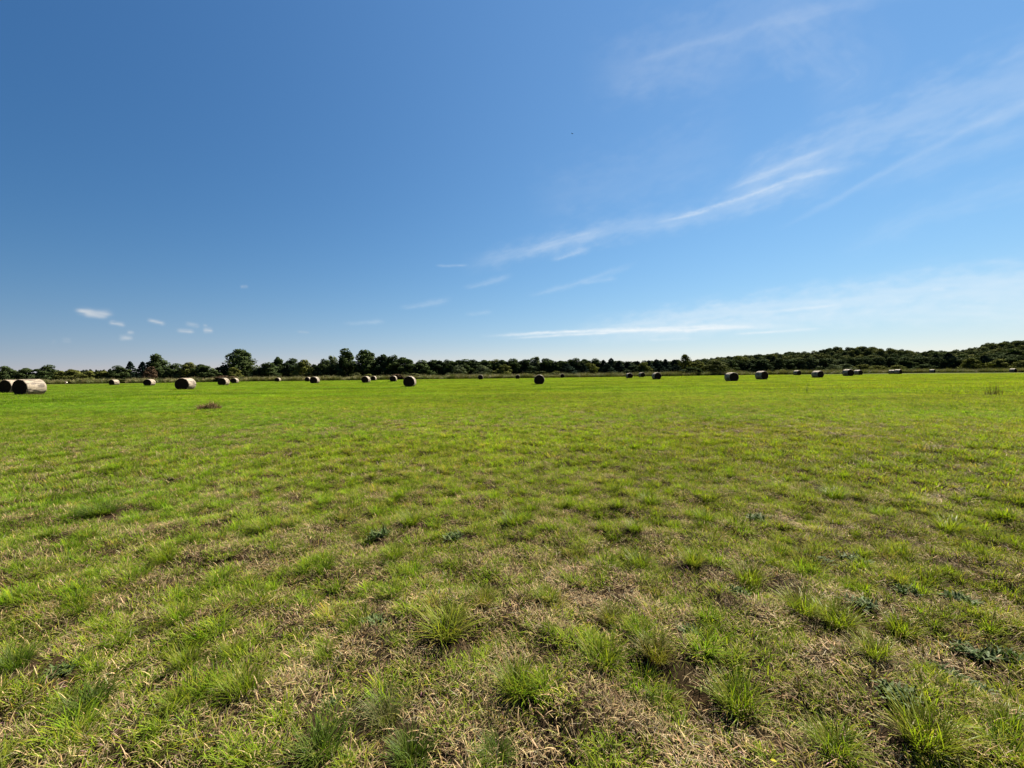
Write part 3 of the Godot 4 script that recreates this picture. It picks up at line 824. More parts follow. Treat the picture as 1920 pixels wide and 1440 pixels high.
func build_bales() -> void:
	var net := []
	var cap := []
	for k in 3:
		var m := StandardMaterial3D.new()
		m.albedo_texture = straw_image(Color(0.10, 0.076, 0.051), Color(0.195, 0.158, 0.113), Color(0.31, 0.265, 0.20), Color(0.040, 0.031, 0.024), 20 + k)
		m.roughness = 0.72
		m.metallic_specular = 0.35
		net.append(m)
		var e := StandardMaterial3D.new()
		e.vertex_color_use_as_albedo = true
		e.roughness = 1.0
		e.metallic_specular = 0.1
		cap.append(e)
	var loose_mat := leafy(0.8, 0.2, Color(1, 1, 1), Color(1, 0.85, 0.6))
	var protos := []
	for k in 4:
		var salt := k * 7.3
		var root := Node3D.new()
		var turns := 56
		var prof := [[-0.765, 0.955], [-0.745, 0.985], [-0.69, 1.0], [-0.45, 1.006], [-0.2, 1.008], [0.05, 1.008], [0.3, 1.006], [0.55, 1.003], [0.69, 1.0], [0.745, 0.985], [0.765, 0.955]]
		var b := Buf.new()
		for j in prof.size():
			for i in turns + 1:
				var a := TAU * i / turns
				var e := 0.004
				var p := bale_point(a, prof[j][0], prof[j][1], salt)
				var pa := bale_point(a + 0.02, prof[j][0], prof[j][1], salt)
				var j2: Array = prof[mini(j + 1, prof.size() - 1)]
				var j1: Array = prof[maxi(j - 1, 0)]
				var pz := bale_point(a, j2[0], j2[1], salt) - bale_point(a, j1[0], j1[1], salt)
				var n := (pa - p).cross(pz).normalized()
				if n.dot(p - Vector3(0, 0.8, p.z)) < 0.0:
					n = -n
				b.vert(p, n, Color.WHITE)
				b.uv.append(Vector2(float(i) / turns, float(j) / (prof.size() - 1)))
		for j in prof.size() - 1:
			for i in turns:
				var p := j * (turns + 1) + i
				b.tri(p, p + 1, p + turns + 1)
				b.tri(p + 1, p + turns + 2, p + turns + 1)
		fix_winding(b)
		var wrap := put("net_wrapping", b.mesh(), net[k % 3], root)
		# dished ends wound in a spiral
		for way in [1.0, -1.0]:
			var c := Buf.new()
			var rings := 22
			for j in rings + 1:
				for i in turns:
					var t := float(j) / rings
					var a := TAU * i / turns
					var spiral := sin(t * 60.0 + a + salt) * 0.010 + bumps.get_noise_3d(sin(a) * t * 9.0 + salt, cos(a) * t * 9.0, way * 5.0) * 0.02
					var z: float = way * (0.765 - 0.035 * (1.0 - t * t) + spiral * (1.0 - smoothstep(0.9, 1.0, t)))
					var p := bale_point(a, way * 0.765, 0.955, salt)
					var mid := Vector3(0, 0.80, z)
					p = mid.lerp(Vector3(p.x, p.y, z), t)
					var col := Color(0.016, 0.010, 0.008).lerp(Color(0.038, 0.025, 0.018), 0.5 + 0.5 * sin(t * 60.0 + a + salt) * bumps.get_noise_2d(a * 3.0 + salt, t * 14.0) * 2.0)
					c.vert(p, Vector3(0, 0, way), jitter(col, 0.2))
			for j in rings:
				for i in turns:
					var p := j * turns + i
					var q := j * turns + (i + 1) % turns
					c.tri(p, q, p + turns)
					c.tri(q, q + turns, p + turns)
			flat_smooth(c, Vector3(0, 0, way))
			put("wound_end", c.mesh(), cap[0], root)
		# straws standing out round the rims
		var l := Buf.new()
		for i in 150:
			var a := rng.randf() * TAU
			var way := 1.0 if rng.randf() < 0.5 else -1.0
			var p := bale_point(a, way * rng.randf_range(0.72, 0.765), 0.97, salt)
			if p.y < 0.15:
				continue
			var dir := (Vector3(sin(a), cos(a), 0) * rng.randf_range(0.2, 1.0) + Vector3(0, 0, way) * rng.randf_range(0.2, 1.0) + Vector3(rng.randf_range(-0.6, 0.6), rng.randf_range(-0.6, 0.6), 0)).normalized()
			var side := dir.cross(Vector3(0.3, 0.5, 0.8)).normalized() * 0.005
			var tip := p + dir * rng.randf_range(0.05, 0.14)
			var n := dir.cross(side).normalized()
			var col := jitter(Color(0.33, 0.25, 0.15), 0.3)
			var s := l.vert(p - side, n, col)
			l.vert(p + side, n, col)
			l.vert(tip, n, col)
			l.tri(s, s + 1, s + 2)
		var loose := put("loose_straw", l.mesh(), loose_mat, root)
		loose.set_meta("kind", "stuff")
		protos.append(root)
	var i := 0
	for s: Array in BALES:
		var o: Node3D = protos[i % 4].duplicate()
		o.name = numbered("round_hay_bale")
		add_child(o, true)
		o.position = Vector3(s[1], ground_height(s[1], s[2]), s[2])
		o.rotation.y = -deg_to_rad(s[3])
		if i % 2:
			o.rotation.y += PI
		var k := 1.0 + 0.03 * sin(i * 2.3)
		o.scale = Vector3(k, k * (0.985 + 0.035 * sin(i * 4.1)), 1.0 + 0.04 * sin(i * 1.3))
		tag(o, s[0], "hay bale", "round hay bales standing about the field")
		i += 1
	for p: Node3D in protos:
		p.free()


func fix_winding(b: Buf) -> void:
	for t in range(0, b.ix.size(), 3):
		var p := b.v[b.ix[t]]
		var n := (b.v[b.ix[t + 2]] - p).cross(b.v[b.ix[t + 1]] - p)
		if n.dot(b.n[b.ix[t]] + b.n[b.ix[t + 1]] + b.n[b.ix[t + 2]]) < 0.0:
			var s := b.ix[t + 1]
			b.ix[t + 1] = b.ix[t + 2]
			b.ix[t + 2] = s


func flat_smooth(b: Buf, facing: Vector3) -> void:
	for i in b.n.size():
		b.n[i] = facing
	fix_winding(b)
	var sums := PackedVector3Array()
	sums.resize(b.v.size())
	for t in range(0, b.ix.size(), 3):
		var n := (b.v[b.ix[t + 2]] - b.v[b.ix[t]]).cross(b.v[b.ix[t + 1]] - b.v[b.ix[t]])
		for s in 3:
			sums[b.ix[t + s]] += n
	for i in b.n.size():
		b.n[i] = sums[i].normalized() if sums[i].length() > 1e-9 else facing


# ------------------------------------------------------------------ trees (1 m tall, 1 m wide; scaled where they stand)
func leaf(b: Buf, p: Vector3, outward: Vector3, size: float, col: Color) -> void:
	var n := (outward * 0.9 + Vector3(rng.randf_range(-1, 1), rng.randf_range(-0.7, 1.2), rng.randf_range(-1, 1))).normalized()
	var u := n.cross(Vector3(rng.randf_range(-1, 1), rng.randf_range(-1, 1), rng.randf_range(-1, 1))).normalized() * size
	var w := n.cross(u).normalized() * size * rng.randf_range(0.45, 0.8)
	var sn := (n * 0.4 + outward * 0.8).normalized()
	var a := b.vert(p - u, sn, col)
	b.vert(p + w - u * 0.2, sn, col)
	b.vert(p + u, sn, col)
	b.vert(p - w + u * 0.15, sn, col)
	var f := (b.v[a + 2] - b.v[a]).cross(b.v[a + 1] - b.v[a])
	if f.dot(sn) >= 0.0:
		b.tri(a, a + 1, a + 2)
		b.tri(a, a + 2, a + 3)
	else:
		b.tri(a, a + 2, a + 1)
		b.tri(a, a + 3, a + 2)


func broad_crown(lobes: int, leaves: int, size: float, low: float, upright: float, loose: float) -> ArrayMesh:
	var b := Buf.new()
	var balls := []
	for i in lobes:
		var t := float(i) / lobes
		var y := lerpf(low + 0.12, 0.90, t) + rng.randf_range(-0.05, 0.05)
		var wide := sin(PI * clampf(lerpf(0.30, 0.93, pow(t, upright)), 0.0, 1.0)) * 0.36
		var a := i * 2.4 + rng.randf_range(-0.5, 0.5)
		var d := wide * rng.randf_range(0.35, 1.0)
		var rad := rng.randf_range(0.11, 0.19) * (1.15 - 0.45 * t)
		balls.append([Vector3(sin(a) * d, y, cos(a) * d), rad * rng.randf_range(0.9, 1.3), rad * rng.randf_range(0.75, 1.05)])
	balls.append([Vector3(0, 0.45, 0), 0.26, 0.30])
	balls.append([Vector3(0.02, 0.68, 0.02), 0.20, 0.22])
	for i in leaves:
		var ball: Array = balls[rng.randi() % balls.size()]
		var d := Vector3(rng.randfn(), rng.randfn() + 0.15, rng.randfn()).normalized()
		var k := pow(rng.randf(), 0.28) * (1.0 + loose * rng.randf())
		var p: Vector3 = ball[0] + Vector3(d.x * ball[1], d.y * ball[2], d.z * ball[1]) * k
		if p.y < 0.01:
			p.y = 0.01 + 0.05 * rng.randf()
		var v := rng.randf()
		leaf(b, p, d, size * rng.randf_range(0.6, 1.3), jitter(Color(1, 1, 1).lerp(Color(1.35, 1.2, 0.95), v * v), 0.22))
	return b.mesh()


func cone_crown(leaves: int, size: float) -> ArrayMesh:
	var b := Buf.new()
	var arms := []
	for i in 46:
		var t := pow((i + 0.5) / 46.0, 0.85)
		arms.append([t * 0.93 + 0.02, i * 2.4 + rng.randf_range(-0.4, 0.4), (1.0 - t) * 0.44 * rng.randf_range(0.72, 1.08) + 0.03])
	for i in leaves:
		var arm: Array = arms[rng.randi() % arms.size()]
		var s := pow(rng.randf(), 0.6)
		var y: float = arm[0] + s * 0.05 * (1.0 - arm[0]) + rng.randf_range(-0.025, 0.03)
		var a: float = arm[1] + rng.randf_range(-0.28, 0.28) * (1.2 - 0.5 * s)
		var r: float = arm[2] * s + 0.01
		var p := Vector3(sin(a) * r, maxf(y, 0.01), cos(a) * r)
		leaf(b, p, Vector3(sin(a), 0.35, cos(a)).normalized(), size * rng.randf_range(0.5, 1.2), jitter(Color(1, 1, 1), 0.25))
	for i in 60:
		leaf(b, Vector3(rng.randf_range(-0.012, 0.012), rng.randf_range(0.9, 1.0), rng.randf_range(-0.012, 0.012)), Vector3.UP, size * 0.6, jitter(Color(1, 1, 1), 0.2))
	return b.mesh()


func stem(b: Buf, from: Vector3, to: Vector3, r0: float, r1: float, col: Color) -> void:
	var axis := (to - from).normalized()
	var u := axis.cross(Vector3(0.31, 0.2, 0.93)).normalized()
	var w := axis.cross(u)
	var first := b.v.size()
	for k in 2:
		for i in 7:
			var a := TAU * i / 7
			var d := u * cos(a) + w * sin(a)
			b.vert((to if k else from) + d * (r1 if k else r0), d, jitter(col, 0.15))
	for i in 7:
		var p := first + i
		var q := first + (i + 1) % 7
		b.tri(p, q, p + 7)
		b.tri(q, q + 7, p + 7)


func trunk_mesh(tall: float) -> ArrayMesh:
	var b := Buf.new()
	var bark := Color(0.10, 0.08, 0.06)
	stem(b, Vector3(0, -0.03, 0), Vector3(0.01, tall * 0.45, 0), 0.034, 0.026, bark)
	stem(b, Vector3(0.01, tall * 0.45, 0), Vector3(-0.01, tall, 0.01), 0.026, 0.008, bark)
	for i in 5:
		var a := i * 2.4
		stem(b, Vector3(0.005, tall * (0.35 + 0.09 * i), 0), Vector3(sin(a) * 0.2, tall * (0.55 + 0.1 * i), cos(a) * 0.2), 0.014, 0.005, bark)
	fix_winding(b)
	return b.mesh()


var crowns := {}
var leaf_mats := {}
var bark_mat: StandardMaterial3D
var trunk_tall: ArrayMesh


func build_trees() -> void:
	bark_mat = leafy(0.9, 0.0)
	trunk_tall = trunk_mesh(0.8)
	crowns["oak"] = []
	for i in 5:
		crowns["oak"].append(broad_crown(15 + i, 4200, 0.030, 0.02, 0.85, 0.10))
	crowns["loose"] = []
	for i in 3:
		crowns["loose"].append(broad_crown(13 + i, 2600, 0.028, 0.04, 0.8, 0.30))
	crowns["cedar"] = []
	for i in 3:
		crowns["cedar"].append(cone_crown(3600, 0.028))
	crowns["bush"] = []
	for i in 3:
		crowns["bush"].append(broad_crown(9, 1500, 0.06, -0.08, 1.2, 0.25))
	leaf_mats["oak"] = foliage(0.30, Color(0.036, 0.050, 0.019))
	leaf_mats["dark"] = foliage(0.22, Color(0.024, 0.035, 0.016))
	leaf_mats["olive"] = foliage(0.38, Color(0.080, 0.086, 0.024))
	leaf_mats["pale"] = foliage(0.34, Color(0.066, 0.080, 0.042))
	leaf_mats["rust"] = foliage(0.25, Color(0.058, 0.040, 0.026), Color(1, 0.7, 0.4))
	leaf_mats["cedar"] = foliage(0.14, Color(0.018, 0.030, 0.020))
	leaf_mats["thin"] = foliage(0.40, Color(0.07, 0.074, 0.022))
	leaf_mats["brush"] = foliage(0.32, Color(0.053, 0.060, 0.023))
	var i := 0
	for s: Array in TREES:
		var kind: String = s[5]
		var at := Vector3(s[1], ground_height(s[1], s[2]) - 0.05, s[2])
		var o := thing("conifer_tree" if kind == "cedar" else "broadleaf_tree", s[0], "tree", at, s[6])
		var shape: Array = crowns["cedar"] if kind == "cedar" else crowns["loose"] if kind in ["thin", "pale", "brush", "rust"] else crowns["oak"]
		var tall: float = maxf(s[3] - at.y, 2.0)
		var wide: float = s[4] * (1.5 if kind != "cedar" else 1.75)
		put("trunk", trunk_tall, bark_mat, o)
		put("crown", shape[i % shape.size()], leaf_mats[kind], o)
		for part: MeshInstance3D in o.get_children():
			part.scale = Vector3(wide, tall, wide)
			part.rotation.y = i * 1.9
			if part.name == "trunk":
				part.scale.x = tall * 0.6
				part.scale.z = tall * 0.6
		i += 1
	for s: Array in BUSHES:
		var at := Vector3(s[1], ground_height(s[1], s[2]) - 0.05, s[2])
		var o := put("bush", crowns["bush"][i % 3], leaf_mats["rust"] if "brown" in s[0] else leaf_mats["brush"] if i % 3 else leaf_mats["olive"])
		o.position = at
		o.rotation.y = i * 1.3
		o.scale = Vector3(s[4] * 1.25, maxf(s[3] - at.y, 1.0), s[4] * 1.1)
		tag(o, s[0], "bush", "bushes in the weedy strip before the trees")
		i += 1


func many(called: String, label: String, category: String, m: Mesh, mat: Material, spots: Array[Transform3D], tints: PackedColorArray) -> void:
	var mm := MultiMesh.new()
	mm.transform_format = MultiMesh.TRANSFORM_3D
	mm.use_colors = true
	mm.mesh = m
	mm.instance_count = spots.size()
	for i in spots.size():
		mm.set_instance_transform(i, spots[i])
		mm.set_instance_color(i, tints[i])
	var o := MultiMeshInstance3D.new()
	o.name = called
	o.multimesh = mm
	o.material_override = mat
	add_child(o, true)
	tag(o, label, category, "", "stuff")


func build_woodland() -> void:
	var spots: Array[Transform3D] = []
	var tints := PackedColorArray()
	# the wooded hill on the right
	for kind in 2:
		spots = []
		tints = PackedColorArray()
		for k in 900:
			var x := rng.randf_range(95.0, 560.0)
			var z := -rng.randf_range(238.0, 430.0)
			if rng.randf() > smoothstep(95.0, 150.0, x):
				continue
			var tall := rng.randf_range(6.5, 9.5)
			var wide := tall * rng.randf_range(1.1, 1.5)
			spots.append(Transform3D(Basis(Vector3.UP, rng.randf() * TAU).scaled(Vector3(wide, tall, wide)), Vector3(x, ground_height(x, z) - 0.8, z)))
			tints.append(Color(0.034, 0.047, 0.021).lerp(Color(0.100, 0.102, 0.036), pow(rng.randf(), 1.7)))
		many("hillside_woodland_%03d" % kind if kind else "hillside_woodland", ["dense dark green woodland covering the hill on the right", "paler loose crowned trees mixed through the woodland on the right hill"][kind], "woodland", crowns["oak"][1] if kind == 0 else crowns["loose"][1], foliage(0.28), spots, tints)
	# a second rank closing the gaps behind the rows, and the far left hill
	spots = []
	tints = PackedColorArray()
	for k in 1300:
		var x := rng.randf_range(-330.0, 330.0)
		var z := -rng.randf_range(207.0, 236.0)
		var top := lerpf(6.0, 8.9, smoothstep(-150.0, -95.0, x))
		var tall := top * rng.randf_range(0.8, 1.0)
		spots.append(Transform3D(Basis(Vector3.UP, rng.randf() * TAU).scaled(Vector3(tall, tall, tall) * Vector3(1.2, 1, 1.2)), Vector3(x, ground_height(x, z) - 0.6, z)))
		tints.append(Color(0.024, 0.034, 0.015).lerp(Color(0.040, 0.050, 0.022), rng.randf()))
	for k in 260:
		var x := rng.randf_range(-760.0, -480.0)
		var z := -rng.randf_range(540.0, 660.0)
		var tall := rng.randf_range(6.0, 9.0)
		spots.append(Transform3D(Basis(Vector3.UP, rng.randf() * TAU).scaled(Vector3(tall, tall, tall)), Vector3(x, ground_height(x, z) - 0.3, z)))
		tints.append(Color(0.022, 0.031, 0.015))
	many("background_woodland", "dark wood closing the gaps behind the row of trees", "woodland", crowns["oak"][3], foliage(0.25), spots, tints)
	# the strip of tall weeds between field and trees
	var weed := tuft(64, 0.7, Vector2(1.0, 2.3), 0.05, Vector2(0.0, 0.35), Vector2(0.05, 0.5), [Color(0.085, 0.088, 0.034)], [Color(0.145, 0.142, 0.055), Color(0.115, 0.122, 0.040), Color(0.18, 0.155, 0.09), Color(0.115, 0.09, 0.058)], 3)
	spots = []
	tints = PackedColorArray()
	for k in 9000:
		var x := rng.randf_range(-300.0, 320.0)
		var edge := 171.0 + 3.0 * broad.get_noise_1d(x * 3.0) + 12.0 * smoothstep(20.0, 110.0, x)
		var z := -(edge + pow(rng.randf(), 1.4) * 22.0)
		var n := broad.get_noise_2d(x * 2.0, z * 2.0)
		var s := (0.95 + 0.55 * n) * rng.randf_range(0.7, 1.2)
		spots.append(Transform3D(Basis(Vector3.UP, rng.randf() * TAU).scaled(Vector3(1.2, maxf(s, 0.35), 1.2)), Vector3(x, ground_height(x, z), z)))
		var w := 1.0 + 0.3 * broad.get_noise_2d(x * 5.0 + 50.0, z)
		tints.append(Color(w * rng.randf_range(0.85, 1.15), w, w))
	many("tall_weeds", "strip of tall grey green weeds between the mown field and the trees", "weeds", weed, leafy(0.7, 0.35), spots, tints)


# ------------------------------------------------------------------ single small things
func build_small_things() -> void:
	# heap of old hay
	var x := -14.65
	var z := -19.3
	var b := Buf.new()
	for i in 900:
		var a := rng.randf() * TAU
		var d := sqrt(rng.randf())
		var p := Vector3(sin(a) * d * 0.56, 0.0, cos(a) * d * 0.35)
		p.y = 0.16 * (1.0 - d * d) * (0.7 + 0.5 * sin(p.x * 9.0)) * rng.randf_range(0.5, 1.0) + 0.01
		var c := jitter([Color(0.11, 0.075, 0.038), Color(0.07, 0.045, 0.024), Color(0.17, 0.12, 0.062)][rng.randi() % 3], 0.3)
		blade(b, p, rng.randf() * TAU, rng.randf_range(0.12, 0.32), 0.012, rng.randf_range(0.7, 1.5), rng.randf_range(-0.3, 0.9), c, c, 3)
	var o := put("hay_heap", b.mesh(), leafy(0.8, 0.2, Color(1, 1, 1), Color(1, 0.85, 0.6)))
	o.position = Vector3(x, ground_height(x, z) + 0.03, z)
	o.scale = Vector3(1.0, 1.35, 1.0)
	tag(o, "low brown heap of old hay lying in the green field on the left", "hay heap")
	# dead stalks
	b = Buf.new()
	for i in 42:
		var a := rng.randf() * TAU
		var p := Vector3(rng.randf_range(-0.42, 0.42), 0.0, rng.randf_range(-0.15, 0.15))
		blade(b, p, a, rng.randf_range(0.2, 0.58), 0.014, rng.randf_range(0.0, 0.2), rng.randf_range(0.0, 0.35), jitter(Color(0.09, 0.06, 0.03), 0.3), jitter(Color(0.19, 0.14, 0.07), 0.3), 3)
	for i in 60:
		blade(b, Vector3(rng.randf_range(-0.45, 0.45), 0.0, rng.randf_range(-0.15, 0.15)), rng.randf() * TAU, rng.randf_range(0.08, 0.22), 0.016, rng.randf_range(0.2, 0.9), 0.5, jitter(Color(0.08, 0.05, 0.03), 0.3), jitter(Color(0.14, 0.10, 0.05), 0.3), 2)
	o = put("dead_weed_stalks", b.mesh(), leafy(0.8, 0.15))
	o.position = Vector3(27.45, ground_height(27.45, -22.8) + 0.02, -22.8)
	o.scale = Vector3(1.0, 1.4, 1.0)
	tag(o, "clump of brown dead weed stalks standing near the right edge of the field", "dead weeds")
	# single thin stalks
	var spots := [[21.9, -29.6, 0.66, "thin dark weed stalk standing alone in the field right of centre"], [19.3, -41.5, 0.55, "short dark weed stalk left of and beneath the biggest dark bale"], [20.3, -41.8, 0.48, "dark weed tuft just right of another beneath the biggest dark bale"], [19.9, -27.0, 0.5, "faint thin stalk left of the lone dark stalk"]]
	for s in spots:
		b = Buf.new()
		var tall: float = s[2]
		stem(b, Vector3(0, -0.02, 0), Vector3(0.015, tall, 0.01), 0.008, 0.003, Color(0.06, 0.075, 0.025))
		fix_winding(b)
		for i in 22:
			lance(b, Vector3(0.01 * i / 22.0, tall * (0.1 + 0.85 * i / 22.0), 0), i * 2.4, tall * rng.randf_range(0.10, 0.20), 0.02, rng.randf_range(0.3, 1.0), 0.4, jitter(Color(0.06, 0.085, 0.025), 0.3))
		o = put("weed_stalk", b.mesh(), leafy(0.7, 0.3))
		o.position = Vector3(s[0], ground_height(s[0], s[1]), s[1])
		tag(o, s[3], "weed stalk", "single weed stalks in the field")
	# a fallen log with a pale sawn end
	var at := Vector3(-185.3, ground_height(-185.3, -166.5), -166.5)
	var lg := thing("fallen_log", "fallen brown log with a white cut end at the field edge far left", "log", at)
	b = Buf.new()
	stem(b, Vector3(-1.7, 1.0, -0.8), Vector3(0, 0.62, 0), 0.2, 0.27, Color(0.20, 0.14, 0.11))
	fix_winding(b)
	put("bark", b.mesh(), leafy(0.9, 0.0), lg)
	var axis := Vector3(1.7, -0.38, 0.8).normalized()
	b = Buf.new()
	stem(b, Vector3(0, 0.62, 0), Vector3(0, 0.62, 0) + axis * 0.04, 0.272, 0.26, Color(0.75, 0.72, 0.62))
	var mid := b.vert(Vector3(0, 0.62, 0) + axis * 0.045, axis, Color(0.75, 0.72, 0.62))
	for i in 7:
		b.tri(mid, 7 + i, 7 + (i + 1) % 7)
	fix_winding(b)
	put("sawn_end", b.mesh(), leafy(0.8, 0.0), lg)
	b = Buf.new()
	stem(b, Vector3(-0.5, -0.1, -0.25), Vector3(-0.45, 0.75, -0.2), 0.13, 0.1, Color(0.14, 0.10, 0.08))
	stem(b, Vector3(-1.4, -0.1, -0.7), Vector3(-1.45, 0.95, -0.7), 0.12, 0.09, Color(0.14, 0.10, 0.08))
	fix_winding(b)
	put("broken_branch", b.mesh(), leafy(0.9, 0.0), lg)
	# a yellow leaf lying in the grass at the bottom edge
	b = Buf.new()
	lance(b, Vector3.ZERO, 0.6, 0.026, 0.013, 1.0, 0.5, Color(0.34, 0.30, 0.03))
	o = put("yellow_leaf", b.mesh(), leafy(0.5, 0.5))
	o.position = Vector3(0.945, ground_height(0.945, -1.46) + 0.045, -1.46)
	tag(o, "small yellow leaf lying in the grass at the bottom edge", "leaf")
	# a bird gliding far off
	b = Buf.new()
	var ink := Color(0.03, 0.03, 0.035)
	stem(b, Vector3(0, 0, -0.10), Vector3(0, 0.01, 0.0), 0.012, 0.035, ink)
	stem(b, Vector3(0, 0.01, 0.0), Vector3(0, 0, 0.14), 0.035, 0.010, ink)
	for way in [-1.0, 1.0]:
		for k in 2:
			var lift := Vector3(0, 0.006 if k else -0.006, 0)
			var n := Vector3.UP if k else Vector3.DOWN
			var s := b.vert(Vector3(0.02 * way, 0.015, -0.05) + lift, n, ink)
			b.vert(Vector3(0.17 * way, 0.06, -0.06) + lift, n, ink)
			b.vert(Vector3(0.30 * way, 0.045, 0.03) + lift * 0.3, n, ink)
			b.vert(Vector3(0.15 * way, 0.05, 0.045) + lift, n, ink)
			b.vert(Vector3(0.02 * way, 0.015, 0.06) + lift, n, ink)
			b.tri(s, s + 1, s + 4)
			b.tri(s + 1, s + 3, s + 4)
			b.tri(s + 1, s + 2, s + 3)
	fix_winding(b)
	o = put("bird", b.mesh(), leafy(0.8, 0.0))
	o.position = Vector3(7.32, 29.27, -46.9)
	o.rotation = Vector3(0.1, 0.9, 0.15)
	o.scale = Vector3(0.8, 0.8, 0.8)
	tag(o, "tiny dark bird gliding high in the blue sky", "bird")


# ------------------------------------------------------------------ sky
func sky_color(azimuth: float, height: float, sun: Vector3) -> Color:
	var d := Vector3(sin(azimuth) * cos(height), sin(height), -cos(azimuth) * cos(height))
	var cg := maxf(d.dot(sun), -0.2)
	var el := maxf(rad_to_deg(height), 0.0)
	var k1 := exp(-el / 6.0)
	var k2 := exp(-el / 20.0)
	var q := cg * cg
	var r := exp(-4.192 + 0.677 * k1 + 3.075 * k2 + 1.86 * cg + 0.497 * cg * k1 + 0.22 * q - 0.784 * cg * k2 - 1.221 * q * k1)
	var g := exp(-2.741 - 0.241 * k1 + 2.376 * k2 + 1.223 * cg + 0.186 * cg * k1 + 0.246 * q - 0.308 * cg * k2 - 0.675 * q * k1)
	var b := exp(-1.632 - 0.717 * k1 + 1.697 * k2 + 0.978 * cg - 0.104 * cg * k1 + 0.158 * q - 0.239 * cg * k2 - 0.39 * q * k1)
	return Color(r, g, b)


func build_sky(sun: Vector3) -> PanoramaSkyMaterial:
	var w := 3072
	var h := 1536
	var small_w := 384
	var pad := 8
	var im := Image.create(small_w + 2 * pad, h / 8, false, Image.FORMAT_RGBF)
	for y in h / 8:
		var el := PI / 2.0 - (y + 0.5) / (h / 8.0) * PI
		for x in small_w + 2 * pad:
			im.set_pixel(x, y, sky_color((x - pad + 0.5) / small_w * TAU, el, sun))
	im.resize((small_w + 2 * pad) * 8, h, Image.INTERPOLATE_CUBIC)
	im = im.get_region(Rect2i(pad * 8, 0, w, h))
	var data := im.get_data().to_float32_array()
	var wisp := FastNoiseLite.new()
	wisp.seed = 77
	wisp.frequency = 1.0
	wisp.fractal_octaves = 5
	wisp.fractal_gain = 0.6
	var strokes := CIRRUS.duplicate()
	# cirrus goes on round the rest of the sky
	for i in 26:
		var az := rng.randf_range(72.0, 270.0)
		var el := rng.randf_range(6.0, 58.0)
		var tilt := rng.randf_range(0.1, 0.45) * (1.0 if az < 170.0 else -1.0)
		var long := rng.randf_range(8.0, 22.0)
		strokes.append([rng.randf_range(0.06, 0.22), rng.randf_range(0.3, 1.0), rng.randf_range(0.6, 2.0), 0.6, [Vector2(az, el), Vector2(az + long * 0.5, el + long * 0.5 * tilt + 0.6), Vector2(az + long, el + long * tilt)]])
	for s: Array in strokes:
		var pts: Array = s[4]
		stroke(data, w, h, pts, s[0], s[1], s[2], s[3], wisp, Color(0.90, 0.95, 0.98))
	for s: Array in PUFFS:
		stroke(data, w, h, [s[2], s[3]], s[0] * 1.1, s[1] * 0.8, s[1] * 0.8, 1.0, wisp, Color(0.66, 0.70, 0.74))
	for i in data.size():
		data[i] /= EXPOSURE
	var done := Image.create_from_data(w, h, false, Image.FORMAT_RGBF, data.to_byte_array())
	var m := PanoramaSkyMaterial.new()
	m.panorama = ImageTexture.create_from_image(done)
	return m


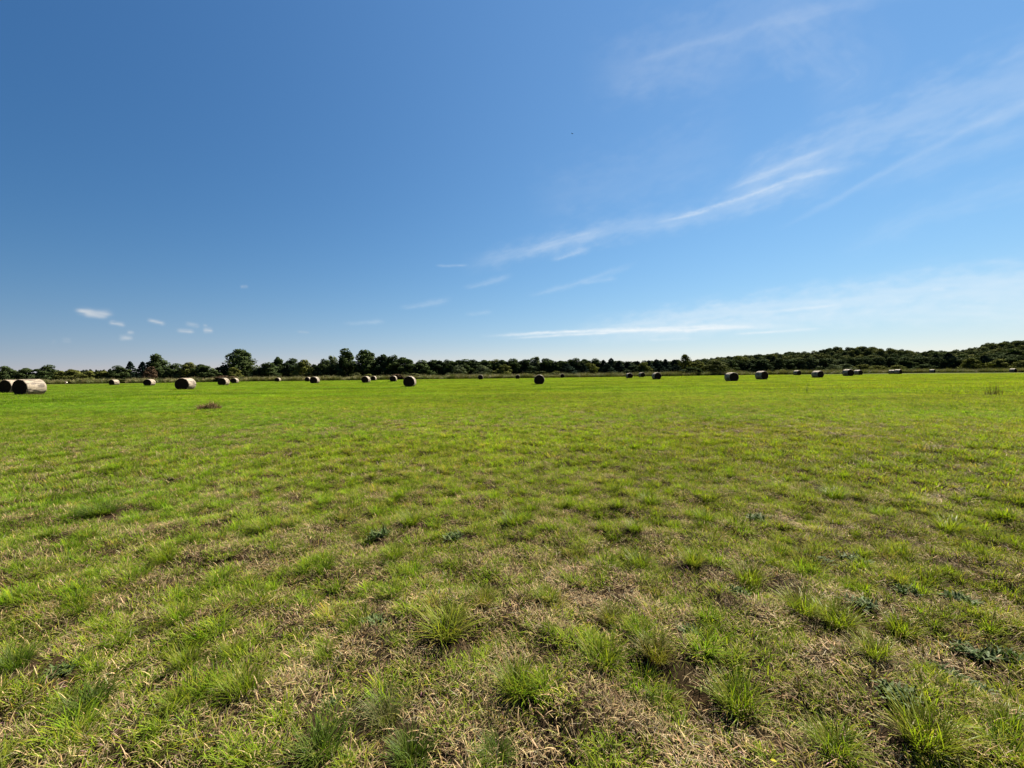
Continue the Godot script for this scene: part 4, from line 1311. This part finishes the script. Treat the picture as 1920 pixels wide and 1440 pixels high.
func stroke(data: PackedFloat32Array, w: int, h: int, pts: Array, strength: float, w0: float, w1: float, ragged: float, wisp: FastNoiseLite, white: Color) -> void:
	var lo := Vector2(1e9, 1e9)
	var hi := Vector2(-1e9, -1e9)
	for p: Vector2 in pts:
		lo = lo.min(p)
		hi = hi.max(p)
	var reach := 2.4 * maxf(w0, w1)
	lo -= Vector2(reach * 1.6, reach)
	hi += Vector2(reach * 1.6, reach)
	var lengths := [0.0]
	for k in pts.size() - 1:
		lengths.append(lengths[k] + (pts[k + 1] - pts[k]).length())
	var total: float = lengths[-1]
	for y in range(maxi(0, int((90.0 - hi.y) / 180.0 * h)), mini(h / 2 + 2, int((90.0 - lo.y) / 180.0 * h) + 1)):
		var el := 90.0 - (y + 0.5) / h * 180.0
		var squeeze := cos(deg_to_rad(el))
		for xx in range(int(lo.x / 360.0 * w), int(hi.x / 360.0 * w) + 1):
			var p := Vector2((xx + 0.5) / w * 360.0, el)
			var best := 1e9
			var at := 0.0
			var cross := 0.0
			for k in pts.size() - 1:
				var a: Vector2 = pts[k]
				var ab: Vector2 = pts[k + 1] - a
				var t := clampf((p - a).dot(ab) / ab.length_squared(), 0.0, 1.0)
				var d := p - a - ab * t
				var dist := Vector2(d.x * squeeze, d.y).length()
				if dist < best:
					best = dist
					at = lengths[k] + t * ab.length()
					cross = signf(ab.x * d.y - ab.y * d.x) * dist
			var f := at / total
			var half := lerpf(w0, w1, f)
			if best > half * 2.4:
				continue
			var warp := wisp.get_noise_2d(at * 0.25 + 11.0, cross * 0.6) * half * 0.9
			var q := absf(cross + warp) / half
			var a := exp(-q * q) * smoothstep(0.0, 0.25, f + 0.02) * (1.0 - smoothstep(0.72, 1.0, f - 0.02))
			var n := 0.5 + 0.5 * wisp.get_noise_2d(at * 0.16 + w0 * 31.0, cross * (1.5 / (0.2 + 0.7 * half)) + strength * 57.0 + at * 0.05)
			a *= strength * lerpf(1.0, clampf(n * 2.2 - 0.35, 0.0, 1.5), ragged)
			a = minf(a, 0.92) * smoothstep(2.4, 1.7, best / half)
			var at3 := (y * w + posmod(xx, w)) * 3
			data[at3] += (white.r - data[at3]) * a
			data[at3 + 1] += (white.g - data[at3 + 1]) * a
			data[at3 + 2] += (white.b - data[at3 + 2]) * a


func _ready() -> void:
	rng.seed = 20250917
	# camera
	var cam := Camera3D.new()
	cam.name = "camera"
	cam.position = Vector3(0, EYE, 0)
	cam.basis = Basis(Vector3.RIGHT, -atan(17.2 / 750.0)) * Basis(Vector3.BACK, -atan(0.01225))
	cam.fov = rad_to_deg(2.0 * atan(720.0 / 750.0))
	cam.near = 0.05
	cam.far = 4000.0
	add_child(cam)
	cam.current = true
	# sky, sun, exposure
	var a := deg_to_rad(SUN_AZIMUTH)
	var e := deg_to_rad(SUN_HEIGHT)
	var towards := Vector3(sin(a) * cos(e), sin(e), -cos(a) * cos(e))
	var env := Environment.new()
	env.background_mode = Environment.BG_SKY
	env.sky = Sky.new()
	env.sky.sky_material = build_sky(towards)
	env.tonemap_mode = Environment.TONE_MAPPER_LINEAR
	env.tonemap_exposure = EXPOSURE
	env.sdfgi_enabled = true
	env.ssao_enabled = true
	env.ssil_enabled = true
	var world := WorldEnvironment.new()
	world.name = "world"
	world.environment = env
	add_child(world)
	var sun := DirectionalLight3D.new()
	sun.name = "sun"
	sun.light_energy = 1.6
	sun.light_color = Color(1.0, 0.965, 0.90)
	sun.light_angular_distance = 0.5
	sun.shadow_enabled = true
	sun.basis = Basis.looking_at(-towards, Vector3.UP)
	add_child(sun)

	bumps.seed = 3
	bumps.frequency = 1.3
	bumps.fractal_octaves = 3
	patches.seed = 8
	patches.frequency = 0.8
	patches.fractal_octaves = 3
	broad.seed = 12
	broad.frequency = 0.06
	broad.fractal_octaves = 3
	tufts.seed = 31
	tufts.frequency = 3.4
	tufts.fractal_octaves = 2
	build_relief()
	build_ground()
	build_trees()
	build_woodland()
	build_bales()
	build_tussocks()
	build_small_things()
	build_grass()
